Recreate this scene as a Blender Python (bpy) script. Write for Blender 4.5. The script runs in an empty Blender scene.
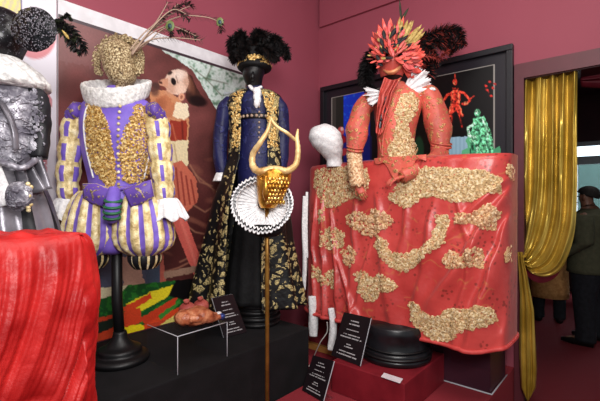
import bpy, math, random
import numpy as np
from mathutils import Vector, Matrix, noise
rng = random.Random(7)
PI = math.pi
scene = bpy.context.scene
COL = scene.collection
V = Vector

# ------------------------------------------------------------------ frames
F = 400.0; CX = 300.0; CY = 200.5; CAMZ = 1.5
def P(px, py, Y):
    """a point of the room at depth Y"""
    return V(((px-CX)/F*Y, Y, CAMZ-(py-CY)/F*Y))
def proj(v): return (CX+v[0]/v[1]*F, CY-(v[2]-CAMZ)/v[1]*F)
CORNER = V((0.1995, 4.2, 0))
UR = V((math.cos(math.radians(40.5)), -math.sin(math.radians(40.5)), 0))   # along the right wall
UL = V((-math.sin(math.radians(40.5)), -math.cos(math.radians(40.5)), 0))  # along the left wall
def R(a, b, z=0.0): return CORNER + a*UR + b*UL + V((0, 0, z))
def toR(v):
    d = V((v[0], v[1], 0)) - CORNER
    return d.dot(UR), d.dot(UL)
def lin(c):
    return tuple(((x/255)/12.92 if x/255 <= .04045 else ((x/255+.055)/1.055)**2.4) for x in c)
def lerp(a, b, t): return a+(b-a)*t
def interp(xs, ys, x):
    if x <= xs[0]: return ys[0]
    for i in range(len(xs)-1):
        if x <= xs[i+1]:
            t = (x-xs[i])/(xs[i+1]-xs[i]); return lerp(ys[i], ys[i+1], t)
    return ys[-1]
def smooth_path(pts, n=8):
    """Catmull-Rom through the points"""
    pts = [V(p) for p in pts]; out = []
    for i in range(len(pts)-1):
        p0 = pts[max(i-1, 0)]; p1 = pts[i]; p2 = pts[i+1]; p3 = pts[min(i+2, len(pts)-1)]
        for k in range(n):
            t = k/n
            out.append(.5*((2*p1)+(p2-p0)*t+(2*p0-5*p1+4*p2-p3)*t*t+(3*p1-p0-3*p2+p3)*t**3))
    out.append(pts[-1]); return out

# ------------------------------------------------------------------ materials
def newmat(name):
    m = bpy.data.materials.new(name); m.use_nodes = True
    nt = m.node_tree; b = nt.nodes['Principled BSDF']
    return m, nt, b
def setin(b, **kw):
    names = {'rough': 'Roughness', 'metal': 'Metallic', 'sheen': 'Sheen Weight', 'coat': 'Coat Weight', 'spec': 'Specular IOR Level',
             'trans': 'Transmission Weight', 'alpha': 'Alpha', 'sss': 'Subsurface Weight', 'ior': 'IOR'}
    for k, v in kw.items(): b.inputs[names[k]].default_value = v
def bump(nt, b, src, strength=.3, dist=.01):
    n = nt.nodes.new('ShaderNodeBump'); n.inputs['Strength'].default_value = strength; n.inputs['Distance'].default_value = dist
    nt.links.new(src, n.inputs['Height']); nt.links.new(n.outputs[0], b.inputs['Normal'])
def tex(nt, kind='noise', scale=10, detail=4, vec=None, **kw):
    if kind == 'noise':
        t = nt.nodes.new('ShaderNodeTexNoise'); t.inputs['Detail'].default_value = detail
    else:
        t = nt.nodes.new('ShaderNodeTexVoronoi')
        if 'feature' in kw: t.feature = kw['feature']
    t.inputs['Scale'].default_value = scale
    if vec is None:
        vec = nt.nodes.new('ShaderNodeTexCoord').outputs['Object']
    nt.links.new(vec, t.inputs['Vector']); return t
def ramp(nt, src, stops, interp_='LINEAR'):
    r = nt.nodes.new('ShaderNodeValToRGB'); e = r.color_ramp; e.interpolation = interp_
    while len(e.elements) < len(stops): e.elements.new(.5)
    for el, (p, c) in zip(e.elements, stops):
        el.position = p; el.color = (*lin(c), 1) if len(c) == 3 else c
    nt.links.new(src, r.inputs[0]); return r
def fabric(name, c1, c2, scale=25, rough=.7, bumpk=.25, metal=0, sheen=0, detail=5, bscale=None, spec=.3, lo=.35, hi=.65, dist=.01):
    m, nt, b = newmat(name)
    t = tex(nt, 'noise', scale, detail)
    r = ramp(nt, t.outputs[0], [(lo, c1), (hi, c2)]); nt.links.new(r.outputs[0], b.inputs['Base Color'])
    t2 = tex(nt, 'noise', bscale or scale*2, 4)
    if bumpk: bump(nt, b, t2.outputs[0], bumpk, dist)
    setin(b, rough=rough, metal=metal, sheen=sheen, spec=spec)
    if sheen: b.inputs['Sheen Tint'].default_value = (*lin(tuple(min(255, x*1.15) for x in c2)), 1); b.inputs['Sheen Roughness'].default_value = .35
    return m
def plain(name, c, rough=.6, metal=0, spec=.4):
    return fabric(name, tuple(max(0, x*.93) for x in c), c, 14, rough, .04, metal, 0, 3, spec=spec)
def vcol(name, rough=.5, spec=.3, bumpk=0, bscale=60, coat=0):
    m, nt, b = newmat(name)
    a = nt.nodes.new('ShaderNodeAttribute'); a.attribute_name = 'Col'
    nt.links.new(a.outputs['Color'], b.inputs['Base Color']); setin(b, rough=rough, spec=spec, coat=coat)
    if bumpk: bump(nt, b, tex(nt, 'noise', bscale, 4).outputs[0], bumpk, .01)
    return m
def brocade(name, base, gold, scale=22, thr=.5, rough=.5, metal=.25, attr=False, soft=.04, golddark=None):
    """figured cloth: metallic thread over a ground cloth, with relief"""
    m, nt, b = newmat(name)
    co = nt.nodes.new('ShaderNodeTexCoord').outputs['Object']
    wob = tex(nt, 'noise', scale*.5, 2, co)
    mx = nt.nodes.new('ShaderNodeMix'); mx.data_type = 'VECTOR'; mx.inputs[0].default_value = .12
    nt.links.new(co, mx.inputs[4]); nt.links.new(wob.outputs['Color'], mx.inputs[5])
    t = tex(nt, 'voronoi', scale, vec=mx.outputs[1], feature='DISTANCE_TO_EDGE')
    n = tex(nt, 'noise', scale*1.3, 3, co)
    add = nt.nodes.new('ShaderNodeMath'); add.operation = 'MULTIPLY_ADD'
    nt.links.new(t.outputs['Distance'], add.inputs[0]); add.inputs[1].default_value = 1.2; nt.links.new(n.outputs[0], add.inputs[2])
    src = add.outputs[0]
    if attr:
        a = nt.nodes.new('ShaderNodeAttribute'); a.attribute_name = 'Col'
        sp = nt.nodes.new('ShaderNodeSeparateColor'); nt.links.new(a.outputs['Color'], sp.inputs[0])
        ad = nt.nodes.new('ShaderNodeMath'); ad.operation = 'ADD'; nt.links.new(src, ad.inputs[0]); nt.links.new(sp.outputs[0], ad.inputs[1])
        src = ad.outputs[0]
    r = ramp(nt, src, [(thr-soft, (0, 0, 0)), (thr+soft, (255, 255, 255))])
    fine = tex(nt, 'noise', scale*6, 3, co)
    gr = ramp(nt, fine.outputs[0], [(.38, golddark or tuple(x*.45 for x in gold)), (.6, gold)])
    bn = tex(nt, 'noise', 5, 3, co); br = ramp(nt, bn.outputs[0], [(.35, tuple(x*.8 for x in base)), (.65, base)])
    mix = nt.nodes.new('ShaderNodeMix'); mix.data_type = 'RGBA'
    nt.links.new(r.outputs[0], mix.inputs[0]); nt.links.new(br.outputs[0], mix.inputs[6]); nt.links.new(gr.outputs[0], mix.inputs[7])
    nt.links.new(mix.outputs[2], b.inputs['Base Color'])
    mm = nt.nodes.new('ShaderNodeMath'); mm.operation = 'MULTIPLY'; mm.inputs[1].default_value = metal
    nt.links.new(r.outputs[0], mm.inputs[0]); nt.links.new(mm.outputs[0], b.inputs['Metallic'])
    setin(b, rough=rough, spec=.35); 
    wr = tex(nt, 'noise', 11, 3, co); ma = nt.nodes.new('ShaderNodeMath'); ma.operation = 'MULTIPLY_ADD'
    nt.links.new(wr.outputs[0], ma.inputs[0]); ma.inputs[1].default_value = 2.2; nt.links.new(r.outputs[0], ma.inputs[2])
    bump(nt, b, ma.outputs[0], .4, .009); return m

def wall_mat():
    m, nt, b = newmat('mauve_wall_paint')
    t = tex(nt, 'noise', 1.2, 5); r = ramp(nt, t.outputs[0], [(.3, (146, 70, 84)), (.7, (156, 77, 92))])
    nt.links.new(r.outputs[0], b.inputs['Base Color']); t2 = tex(nt, 'noise', 60, 5)
    bump(nt, b, t2.outputs[0], .08, .004); setin(b, rough=.62, spec=.25); return m
M_wall = wall_mat()
M_casing = plain('mauve_casing_paint', (92, 38, 47), .5)
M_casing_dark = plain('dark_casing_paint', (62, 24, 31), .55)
M_carpet = fabric('dark_red_carpet', (84, 16, 24), (112, 24, 34), 180, .95, .4, sheen=.1, detail=6)
M_stage = fabric('red_stage_carpet', (128, 34, 44), (150, 44, 54), 160, .95, .35, detail=6)
M_redbox = fabric('red_plinth_paint', (110, 20, 31), (128, 28, 39), 8, .55, .05)
M_blackfelt = fabric('black_felt', (9, 8, 10), (19, 17, 20), 8, .9, .15, bscale=200)
M_black = plain('black_lacquer', (13, 12, 14), .45)
M_blackvelvet = fabric('black_velvet', (7, 7, 8), (18, 18, 20), 30, .75, .2, sheen=.15)
M_blacksatin = fabric('black_satin', (10, 10, 12), (26, 26, 30), 6, .3, .1, spec=.5)
M_velvet = fabric('red_velvet', (154, 18, 18), (192, 38, 36), 9, .44, .35, sheen=.4, bscale=30, spec=.35, dist=.012)
def skirt_mat():
    m, nt, b = newmat('red_figured_silk')
    co = nt.nodes.new('ShaderNodeTexCoord').outputs['Object']
    base = ramp(nt, tex(nt, 'noise', 3, 3, co).outputs[0], [(.35, (180, 56, 53)), (.65, (202, 73, 68))])
    # scattered brown printed blossoms, gated into patches, and fine olive sprigs
    v = tex(nt, 'voronoi', 34, vec=co); fl = ramp(nt, v.outputs['Distance'], [(.26, (255, 255, 255)), (.36, (0, 0, 0))])
    g = ramp(nt, tex(nt, 'noise', 5.5, 1, co).outputs[0], [(.54, (0, 0, 0)), (.60, (255, 255, 255))])
    mul = nt.nodes.new('ShaderNodeMath'); mul.operation = 'MULTIPLY'; nt.links.new(fl.outputs[0], mul.inputs[0]); nt.links.new(g.outputs[0], mul.inputs[1])
    s = nt.nodes.new('ShaderNodeMath'); s.operation = 'MULTIPLY'; s.inputs[1].default_value = .7; nt.links.new(mul.outputs[0], s.inputs[0])
    mix = nt.nodes.new('ShaderNodeMix'); mix.data_type = 'RGBA'; nt.links.new(s.outputs[0], mix.inputs[0])
    nt.links.new(base.outputs[0], mix.inputs[6]); mix.inputs[7].default_value = (*lin((112, 42, 32)), 1)
    n2 = tex(nt, 'noise', 7, 1.5, co)
    ln = ramp(nt, n2.outputs[0], [(.475, (0, 0, 0)), (.495, (150, 150, 150)), (.515, (0, 0, 0))])
    g2 = ramp(nt, tex(nt, 'noise', 8, 1, V_offset(nt, co)).outputs[0], [(.54, (0, 0, 0)), (.6, (255, 255, 255))])
    mul2 = nt.nodes.new('ShaderNodeMath'); mul2.operation = 'MULTIPLY'; nt.links.new(ln.outputs[0], mul2.inputs[0]); nt.links.new(g2.outputs[0], mul2.inputs[1])
    mix2 = nt.nodes.new('ShaderNodeMix'); mix2.data_type = 'RGBA'; nt.links.new(mul2.outputs[0], mix2.inputs[0])
    nt.links.new(mix.outputs[2], mix2.inputs[6]); mix2.inputs[7].default_value = (*lin((200, 150, 80)), 1)
    nt.links.new(mix2.outputs[2], b.inputs['Base Color'])
    setin(b, rough=.33, spec=.5, sheen=.1); bump(nt, b, tex(nt, 'noise', 9, 3, co).outputs[0], .25, .03); return m
def V_offset(nt, co):
    n = nt.nodes.new('ShaderNodeVectorMath'); n.operation = 'ADD'; n.inputs[1].default_value = (3.3, 1.7, 5.1); nt.links.new(co, n.inputs[0]); return n.outputs[0]
M_skirt = skirt_mat()
M_bodice = brocade('red_gold_bodice_silk', (216, 100, 84), (214, 160, 100), 24, .80, .45, .15, soft=.10)
M_redpipe = fabric('red_rolled_hem', (188, 60, 58), (206, 80, 76), 20, .5, .3, sheen=.3)
def lace_mat(name, dark, mid, light, metal=.25, rough=.45, scale=45):
    m, nt, b = newmat(name)
    t = tex(nt, 'noise', scale, 4)
    r = ramp(nt, t.outputs[0], [(.3, dark), (.48, mid), (.66, light)]); nt.links.new(r.outputs[0], b.inputs['Base Color'])
    bump(nt, b, tex(nt, 'voronoi', scale*4).outputs['Distance'], .5, .004); setin(b, rough=rough, metal=metal); return m
M_lace = lace_mat('gold_lace', (150, 112, 68), (222, 190, 136), (252, 238, 202), .12, .5, 70)
M_lacepink = lace_mat('rose_gold_lace', (160, 96, 66), (214, 168, 124), (244, 222, 184), .1, .5, 70)
M_lacedark = lace_mat('lace_netting', (156, 104, 66), (206, 160, 110), (236, 204, 158), .05, .6, 80)
M_goldrelief = lace_mat('antique_gold_relief', (98, 62, 22), (204, 156, 76), (255, 236, 172), .3, .36, 90)
M_goldsilk = lace_mat('cream_gold_silk', (158, 128, 74), (222, 200, 144), (246, 234, 194), .1, .5, 26)
M_purple = fabric('violet_silk', (102, 78, 174), (130, 104, 204), 10, .5, .2, sheen=.2)
M_purplebroc = brocade('violet_gold_brocade', (112, 80, 180), (196, 170, 130), 26, .78, .5, .2)
M_headgold = lace_mat('sequinned_gold_mesh', (62, 48, 32), (150, 124, 86), (228, 212, 172), .2, .45, 110)
M_white = fabric('white_lace', (214, 212, 214), (244, 243, 243), 60, .8, .35, detail=5)
M_fur = fabric('white_boucle', (196, 194, 192), (240, 239, 236), 55, .95, .5, bscale=75, dist=.012)
M_green = plain('green_cord', (28, 96, 58), .5)
M_navy = brocade('navy_damask', (26, 28, 76), (40, 44, 100), 14, .75, .5, 0)
M_coat = brocade('black_gold_brocade', (12, 12, 14), (214, 194, 134), 19, .92, .45, .25, attr=True)
M_gold = fabric('burnished_gold', (170, 112, 34), (214, 158, 66), 20, .28, .15, .85)
M_horn = fabric('gilded_horn', (168, 120, 62), (226, 196, 140), 9, .4, .15, .2)
M_scale = lace_mat('gold_scales', (96, 56, 12), (190, 134, 44), (244, 208, 120), .75, .28, 24)
M_pole = fabric('brass_rod', (120, 84, 34), (158, 116, 52), 12, .4, .1, .5)
M_curtain = fabric('gold_lame', (168, 138, 48), (212, 182, 88), 4, .30, .10, .5, bscale=9, dist=.03)
M_lining = fabric('wine_lining', (70, 10, 22), (98, 18, 32), 6, .6, .15)
M_silver = brocade('silver_brocade', (112, 108, 120), (226, 224, 232), 15, .80, .36, .3, soft=.28, golddark=(150, 146, 156))
M_grey = fabric('pewter_satin', (70, 68, 74), (138, 134, 142), 7, .3, .2, .3, bscale=11, dist=.03)
M_greydark = fabric('charcoal_taffeta', (14, 14, 17), (36, 36, 41), 9, .5, .2)
M_sequin = brocade('black_sequins', (16, 16, 20), (120, 120, 130), 60, .90, .3, .3)
M_feather_black = fabric('black_feather', (8, 7, 8), (24, 20, 22), 20, .6, .1)
M_feather_brown = fabric('dark_brown_feather', (22, 12, 10), (44, 26, 22), 20, .6, .1)
M_feather_red = fabric('red_feather', (196, 62, 54), (232, 104, 88), 30, .55, .15)
M_feather_brown_red = fabric('russet_feather', (90, 26, 22), (140, 50, 42), 20, .6, .1)
M_feather_pink = fabric('coral_feather', (214, 78, 78), (236, 120, 116), 30, .55, .15)
M_feather_gold = fabric('olive_gold_feather', (132, 104, 48), (196, 168, 100), 40, .5, .15)
M_feather_green = fabric('olive_feather', (22, 30, 18), (52, 58, 34), 20, .6, .1)
M_quill = plain('pale_quill', (176, 150, 130), .5)
M_eye_green = plain('peacock_eye_green', (96, 110, 60), .4)
M_eye_blue = plain('peacock_eye_blue', (20, 50, 60), .3)
M_maskred = brocade('red_painted_mask', (214, 92, 82), (236, 180, 120), 20, .98, .4, .15)
M_lip = plain('gold_mask_edge', (224, 150, 104), .4, .2)
M_frame = plain('black_picture_frame', (24, 22, 28), .4)
M_whiteboard = plain('white_board', (232, 230, 234), .5)
M_print = vcol('printed_image', .35, .4)
M_tan = plain('pale_wood', (176, 122, 62), .6)
M_cable = plain('white_cable', (200, 195, 190), .5)
M_card = vcol('black_sign_card', .35, .4)
M_text = plain('white_lettering', (186, 182, 184), .6)
M_meat = lace_mat('roasted_skin', (116, 50, 28), (176, 96, 62), (208, 138, 100), 0, .35, 24)
M_fruit = fabric('pomegranate_skin', (150, 62, 56), (188, 100, 88), 16, .5, .2)
M_blue = plain('blue_foil', (60, 80, 150), .3, .3)
M_label = plain('white_card', (222, 214, 220), .6)
M_skinp = plain('person_skin', (120, 82, 64), .5)
M_hair = fabric('dark_hair', (14, 11, 10), (34, 26, 22), 60, .7, .4)
M_olive = fabric('olive_jacket_cloth', (60, 60, 44), (70, 70, 52), 30, .85, .3)
M_beige = fabric('tan_coat_cloth', (150, 104, 58), (180, 132, 80), 30, .85, .3)
M_trouser = fabric('dark_trouser_cloth', (12, 13, 18), (24, 25, 32), 30, .85, .3)
M_shoe = plain('black_shoe_leather', (14, 13, 13), .3)
M_mauvebox = plain('mauve_box_paint', (92, 44, 60), .35)
M_grframe = plain('grey_window_paint', (120, 128, 134), .5)
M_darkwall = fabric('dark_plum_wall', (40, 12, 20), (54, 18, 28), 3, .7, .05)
M_ceil = plain('pale_ceiling', (150, 110, 116), .8)
M_fac = fabric('pale_render', (188, 200, 210), (222, 230, 236), 4, .9, .1)
M_facdark = plain('dark_green_pane', (60, 84, 80), .3)
def glassmat(name, tint=(240, 244, 246), a=.18):
    m, nt, b = newmat(name); b.inputs['Base Color'].default_value = (*lin(tint), 1)
    setin(b, rough=.06, alpha=a, spec=.4)
    t = tex(nt, 'noise', 3, 2); bump(nt, b, t.outputs[0], .01, .002); return m
M_acrylic = glassmat('clear_acrylic', (46, 48, 54), .12)
M_acredge = glassmat('acrylic_edge', (225, 225, 232), .6)
M_glass = glassmat('window_glass', (210, 225, 235), .12)

# ------------------------------------------------------------------ mesh builder
class MB:
    def __init__(s): s.v = []; s.f = []; s.m = []; s.c = []
    def add(s, vs, fs, m=0, col=(0, 0, 0)):
        o = len(s.v); s.v += [V(x) for x in vs]
        s.c += (list(col) if isinstance(col, list) else [col]*len(vs))
        for i, f in enumerate(fs):
            s.f.append([o+k for k in f]); s.m.append(m(i) if callable(m) else m)
    def grid(s, nu, nv, fn, closeu=False, m=0, colfn=None, caps=False, flip=False):
        vs = []; cs = []
        nuu = nu if closeu else nu+1
        for j in range(nv+1):
            for i in range(nuu):
                vs.append(fn(i/nu, j/nv)); cs.append(colfn(i/nu, j/nv) if colfn else (0, 0, 0))
        fs = []; ms = []
        for j in range(nv):
            for i in range(nu):
                a = j*nuu+i; b = j*nuu+(i+1) % nuu; c = (j+1)*nuu+(i+1) % nuu; d = (j+1)*nuu+i
                fs.append((a, b, c, d)); ms.append(m((i+.5)/nu, (j+.5)/nv) if callable(m) else m)
        if caps and closeu:
            fs.append(tuple(range(nuu))); ms.append(ms[0]); fs.append(tuple(range(nv*nuu, nv*nuu+nuu))[::-1]); ms.append(ms[0])
        s.add(vs, fs, lambda i: ms[i], cs)
    def loft(s, rings, n=32, m=0, sub=4, caps=True, ripple=None, power=2.0, colfn=None):
        """rings: (centre Vector, rx, ry); smooth between rings; angle 0 = +X, front = -Y"""
        zs = list(range(len(rings)))
        cs = smooth_path([r[0] for r in rings], sub)
        rr = smooth_path([V((r[1], r[2], 0)) for r in rings], sub)
        N = len(cs)-1
        def fn(u, v):
            k = min(N, int(round(v*N))); th = u*2*PI
            c, sn = math.cos(th), math.sin(th)
            if power != 2.0:
                c = math.copysign(abs(c)**(2/power), c); sn = math.copysign(abs(sn)**(2/power), sn)
            q = 1+(ripple(u, v) if ripple else 0)
            return cs[k]+V((rr[k][0]*c*q, rr[k][1]*sn*q, 0))
        s.grid(n, N, fn, True, m, colfn, caps)
    def tube(s, path, r, n=8, m=0, flat=1.0, caps=True, ripple=None):
        path = [V(p) for p in path]; L = len(path)
        rad = (lambda t: r) if not hasattr(r, '__len__') else (lambda t: interp([i/(len(r)-1) for i in range(len(r))], r, t))
        T = [(path[min(i+1, L-1)]-path[max(i-1, 0)]).normalized() for i in range(L)]
        up = V((0, 0, 1)) if abs(T[0].z) < .9 else V((0, 1, 0))
        nx = T[0].cross(up).normalized(); fr = []
        for i in range(L):
            nx = (nx-T[i]*nx.dot(T[i])).normalized(); fr.append((nx.copy(), T[i].cross(nx).normalized()))
        def fn(u, v):
            k = int(round(v*(L-1))); th = u*2*PI; q = rad(v)*(1+(ripple(u, v) if ripple else 0))
            return path[k]+fr[k][0]*(q*math.cos(th))+fr[k][1]*(q*flat*math.sin(th))
        s.grid(n, L-1, fn, True, m, None, caps)
    def ball(s, c, rx, ry=None, rz=None, n=12, m=0, rot=None, bumps=0):
        ry = rx if ry is None else ry; rz = rx if rz is None else rz; c = V(c)
        def fn(u, v):
            th = u*2*PI; ph = (v*.998+.001)*PI
            d = V((math.cos(th)*math.sin(ph), math.sin(th)*math.sin(ph), math.cos(ph)))
            q = 1+(bumps*noise.noise(d*3+c*7) if bumps else 0)
            p = V((d.x*rx*q, d.y*ry*q, d.z*rz*q))
            return c+(rot@p if rot else p)
        s.grid(n, max(6, n*2//3), fn, True, m, None, True)
    def box(s, o, ex, ey, ez, m=0, bev=0):
        """corner o and three edge vectors; chamfered edges when bev > 0"""
        o = V(o); ex = V(ex); ey = V(ey); ez = V(ez)
        if bev <= 0:
            vs = [o, o+ex, o+ex+ey, o+ey, o+ez, o+ex+ez, o+ex+ey+ez, o+ey+ez]
            s.add(vs, [(0, 3, 2, 1), (4, 5, 6, 7), (0, 1, 5, 4), (1, 2, 6, 5), (2, 3, 7, 6), (3, 0, 4, 7)], m); return
        import bmesh
        bm = bmesh.new(); vs = [bm.verts.new(o+ex*a+ey*b+ez*c) for a, b, c in
              ((0,0,0),(1,0,0),(1,1,0),(0,1,0),(0,0,1),(1,0,1),(1,1,1),(0,1,1))]
        for f in ((0, 3, 2, 1), (4, 5, 6, 7), (0, 1, 5, 4), (1, 2, 6, 5), (2, 3, 7, 6), (3, 0, 4, 7)): bm.faces.new([vs[k] for k in f])
        bmesh.ops.bevel(bm, geom=bm.edges[:], offset=bev, segments=2, affect='EDGES', profile=.5)
        bm.verts.index_update()
        s.add([v.co.copy() for v in bm.verts], [[v.index for v in f.verts] for f in bm.faces], m); bm.free()
    def torus(s, c, R_, r, nrm=V((0, 0, 1)), n=12, k=6, m=0, sx=1, sy=1):
        nrm = V(nrm).normalized(); q = nrm.to_track_quat('Z', 'Y').to_matrix(); c = V(c)
        def fn(u, v):
            a = u*2*PI; b = v*2*PI
            return c+q@V(((R_+r*math.cos(b))*math.cos(a)*sx, (R_+r*math.cos(b))*math.sin(a)*sy, r*math.sin(b)))
        s.grid(n, k, fn, True, m)
    def rosette(s, c, r, nrm, m=0):
        """a five-petalled raised lace blossom"""
        nrm = V(nrm).normalized(); q = nrm.to_track_quat('Z', 'Y').to_matrix(); ph = rng.random()*6; h = r*rng.uniform(.2, .45)
        pet = rng.choice((4, 5, 6)); c = V(c)
        prof = [(1, -.05), (.92, .5), (.62, 1.0), (.42, .45), (.2, .55), (.01, .95)]
        def fn(u, v):
            k = int(round(v*5)); a = u*2*PI; rr, hh = prof[k]
            w = 1+(.22*math.cos(pet*a+ph))*(rr > .3)
            return c+q@V((r*rr*w*math.cos(a+rr), r*rr*w*math.sin(a+rr), h*hh))
        s.grid(12, 5, fn, True, m)
    def blade(s, base, tip, w, nrm, curl=0, m=0, n=7):
        """a feather vane: leaf outline with a crease along the shaft"""
        base = V(base); tip = V(tip); d = tip-base; side = d.cross(V(nrm)).normalized(); up = side.cross(d).normalized(); L = d.length
        def fn(u, v):
            x = (u-.5)*2; prof = (math.sin(PI*min(1, v*.93+.07))**.7)*(.55+.45*v)
            return base+d*v+side*(x*w*.5*prof)+up*(curl*L*v*v-abs(x)*w*.12*prof)
        s.grid(4, n, fn, False, m)
    def plume(s, path, w, nb=160, thick=.004, droop=.3, m=0, seed=0, round_=True, m2=None):
        """an ostrich plume: a shaft with soft curling barbs"""
        r2 = random.Random(seed); path = smooth_path(path, 8); L = len(path)-1
        s.tube(path, [thick*.9, thick*.4], 5, m)
        for i in range(nb):
            t = .04+.96*i/nb; k = t*L; i0 = min(L-1, int(k)); p = path[i0].lerp(path[i0+1], k-i0)
            T = (path[i0+1]-path[i0]).normalized()
            rd = V((r2.gauss(0, 1), r2.gauss(0, 1), r2.gauss(0, 1))); sd = (rd-T*rd.dot(T)).normalized()
            ln = w*r2.uniform(.55, 1.1)*(math.sin(PI*(.18+.72*t))**.6)
            d = (sd*r2.uniform(.8, 1.1)+T*r2.uniform(.3, .9)).normalized()
            pts = [p, p+d*ln*.4, p+d*ln*.75+V((0, 0, -droop*ln*.25)), p+d*ln+V((r2.uniform(-.1, .1)*ln, r2.uniform(-.1, .1)*ln, -droop*ln*.6))]
            wd = d.cross(V((r2.gauss(0, 1), r2.gauss(0, 1), r2.gauss(0, 1)))).normalized()
            ws = [thick*.8, thick*1.4, thick*1.1, .0006]
            vs = []
            for q, a in zip(pts, ws): vs += [q-wd*a, q+wd*a]
            s.add(vs, [(0, 1, 3, 2), (2, 3, 5, 4), (4, 5, 7, 6)], m2 if (m2 is not None and r2.random() < .2) else m)
    def build(s, name, mats, parent=None, smooth=True, solid=0, label=None, subsurf=0, fixn=False):
        me = bpy.data.meshes.new(name)
        off = V((0, 0, 0)); p = parent
        while p is not None: off += p.location; p = p.parent
        me.from_pydata([tuple(v-off) for v in s.v], [], s.f); me.update()
        if not isinstance(mats, (list, tuple)): mats = [mats]
        for m in mats: me.materials.append(m)
        me.polygons.foreach_set('material_index', s.m)
        if smooth: me.polygons.foreach_set('use_smooth', [True]*len(s.f))
        at = me.color_attributes.new('Col', 'FLOAT_COLOR', 'POINT')
        at.data.foreach_set('color', np.array([(*c, 1.0) for c in s.c], dtype=np.float32).ravel())
        import bmesh
        bm = bmesh.new(); bm.from_mesh(me); bmesh.ops.recalc_face_normals(bm, faces=bm.faces[:]); bm.to_mesh(me); bm.free()
        o = bpy.data.objects.new(name, me); COL.objects.link(o)
        if parent: o.parent = parent
        if solid:
            md = o.modifiers.new('thickness', 'SOLIDIFY'); md.thickness = solid; md.offset = 0
        if subsurf:
            md = o.modifiers.new('smooth', 'SUBSURF'); md.levels = subsurf; md.render_levels = subsurf
        if label: o['label'] = label
        return o
def tag(o, label=None, cat=None, group=None, kind=None):
    if label: o['label'] = label
    if cat: o['category'] = cat
    if group: o['group'] = group
    if kind: o['kind'] = kind
    return o
def thing(name, loc, label, cat, group=None):
    o = bpy.data.objects.new(name, None); COL.objects.link(o); o.location = loc; o.empty_display_size = .1
    return tag(o, label, cat, group)
def struct(o): o['kind'] = 'structure'; return o
def rbox(a0, a1, b0, b1, z0, z1, m=0, mb=None, bev=0):
    mb = mb or MB(); mb.box(R(a0, b0, z0), UR*(a1-a0), UL*(b1-b0), V((0, 0, z1-z0)), m, bev); return mb

# ------------------------------------------------------------------ setting
def carpet():
    mb = MB(); mb.box(R(-4, -6, -.1), UR*11, UL*13, V((0, 0, .1))); struct(mb.build('floor', M_carpet, smooth=False))
carpet()
struct(rbox(-.15, 0, -.15, 6.0, 0, 3.7).build('wall_left', M_wall, smooth=False))
w = MB(); rbox(0, 1.905, -.15, 0, 0, 3.7, 0, w); rbox(1.905, 3.3, -.15, 0, 2.45, 3.7, 0, w); rbox(3.3, 6.0, -.15, 0, 0, 3.7, 0, w)
struct(w.build('wall_right', M_wall, smooth=False))
struct(rbox(-.15, 6, -.15, 6, 3.7, 3.8).build('ceiling', M_ceil, smooth=False))
# raised upper band of the right wall
struct(rbox(.03, 6, 0, .03, 3.3, 3.7).build('trim_1', M_wall, smooth=False))
# casing of the doorway
w = MB(); rbox(1.855, 1.918, .001, .025, 0, 2.51, 0, w); rbox(1.918, 3.3, .001, .025, 2.40, 2.51, 0, w); rbox(3.28, 3.4, -.01, .03, 0, 2.51, 0, w)
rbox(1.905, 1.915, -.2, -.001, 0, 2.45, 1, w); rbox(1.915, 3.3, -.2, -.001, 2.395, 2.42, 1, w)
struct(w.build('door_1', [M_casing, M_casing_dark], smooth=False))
# room beyond the doorway, with a window in its far wall
FB = -4.6
w = MB(); wa0, wa1, wz0, wz1 = 1.45, 4.0, 1.05, 2.46
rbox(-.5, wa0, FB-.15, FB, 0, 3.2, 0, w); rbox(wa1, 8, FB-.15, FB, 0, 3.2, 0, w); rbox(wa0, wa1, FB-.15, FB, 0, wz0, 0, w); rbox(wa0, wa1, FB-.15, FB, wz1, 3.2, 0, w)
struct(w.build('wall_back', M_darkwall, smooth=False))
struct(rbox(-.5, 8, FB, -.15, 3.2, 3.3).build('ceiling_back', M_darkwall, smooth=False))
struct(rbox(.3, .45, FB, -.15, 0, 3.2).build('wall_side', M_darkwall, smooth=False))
wn = MB()
for z0, z1 in ((wz0, wz0+.07), (wz1-.07, wz1), (2.09, 2.22)): rbox(wa0, wa1, FB-.12, FB-.04, z0, z1, 0, wn)
a = wa0
while a < wa1+.01: rbox(a-.035, a+.035, FB-.12, FB-.04, wz0, wz1, 0, wn); a += .85
rbox(wa0, wa1, FB-.09, FB-.08, wz0, wz1, 1, wn)
struct(wn.build('window_1', [M_grframe, M_glass], smooth=False))
# house across the street
hb = thing('building', R(3.5, FB-5, 0), 'pale grey building with dark panes seen through the far window', 'building')
rbox(-3, 11, FB-5.3, FB-5, 0, 6).build('facade', M_fac, hb, smooth=False)
for i in range(9):
    rbox(.2+i*1.1, .75+i*1.1, FB-5, FB-4.95, .9, 2.6).build('pane', M_facdark, hb, smooth=False)

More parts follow.
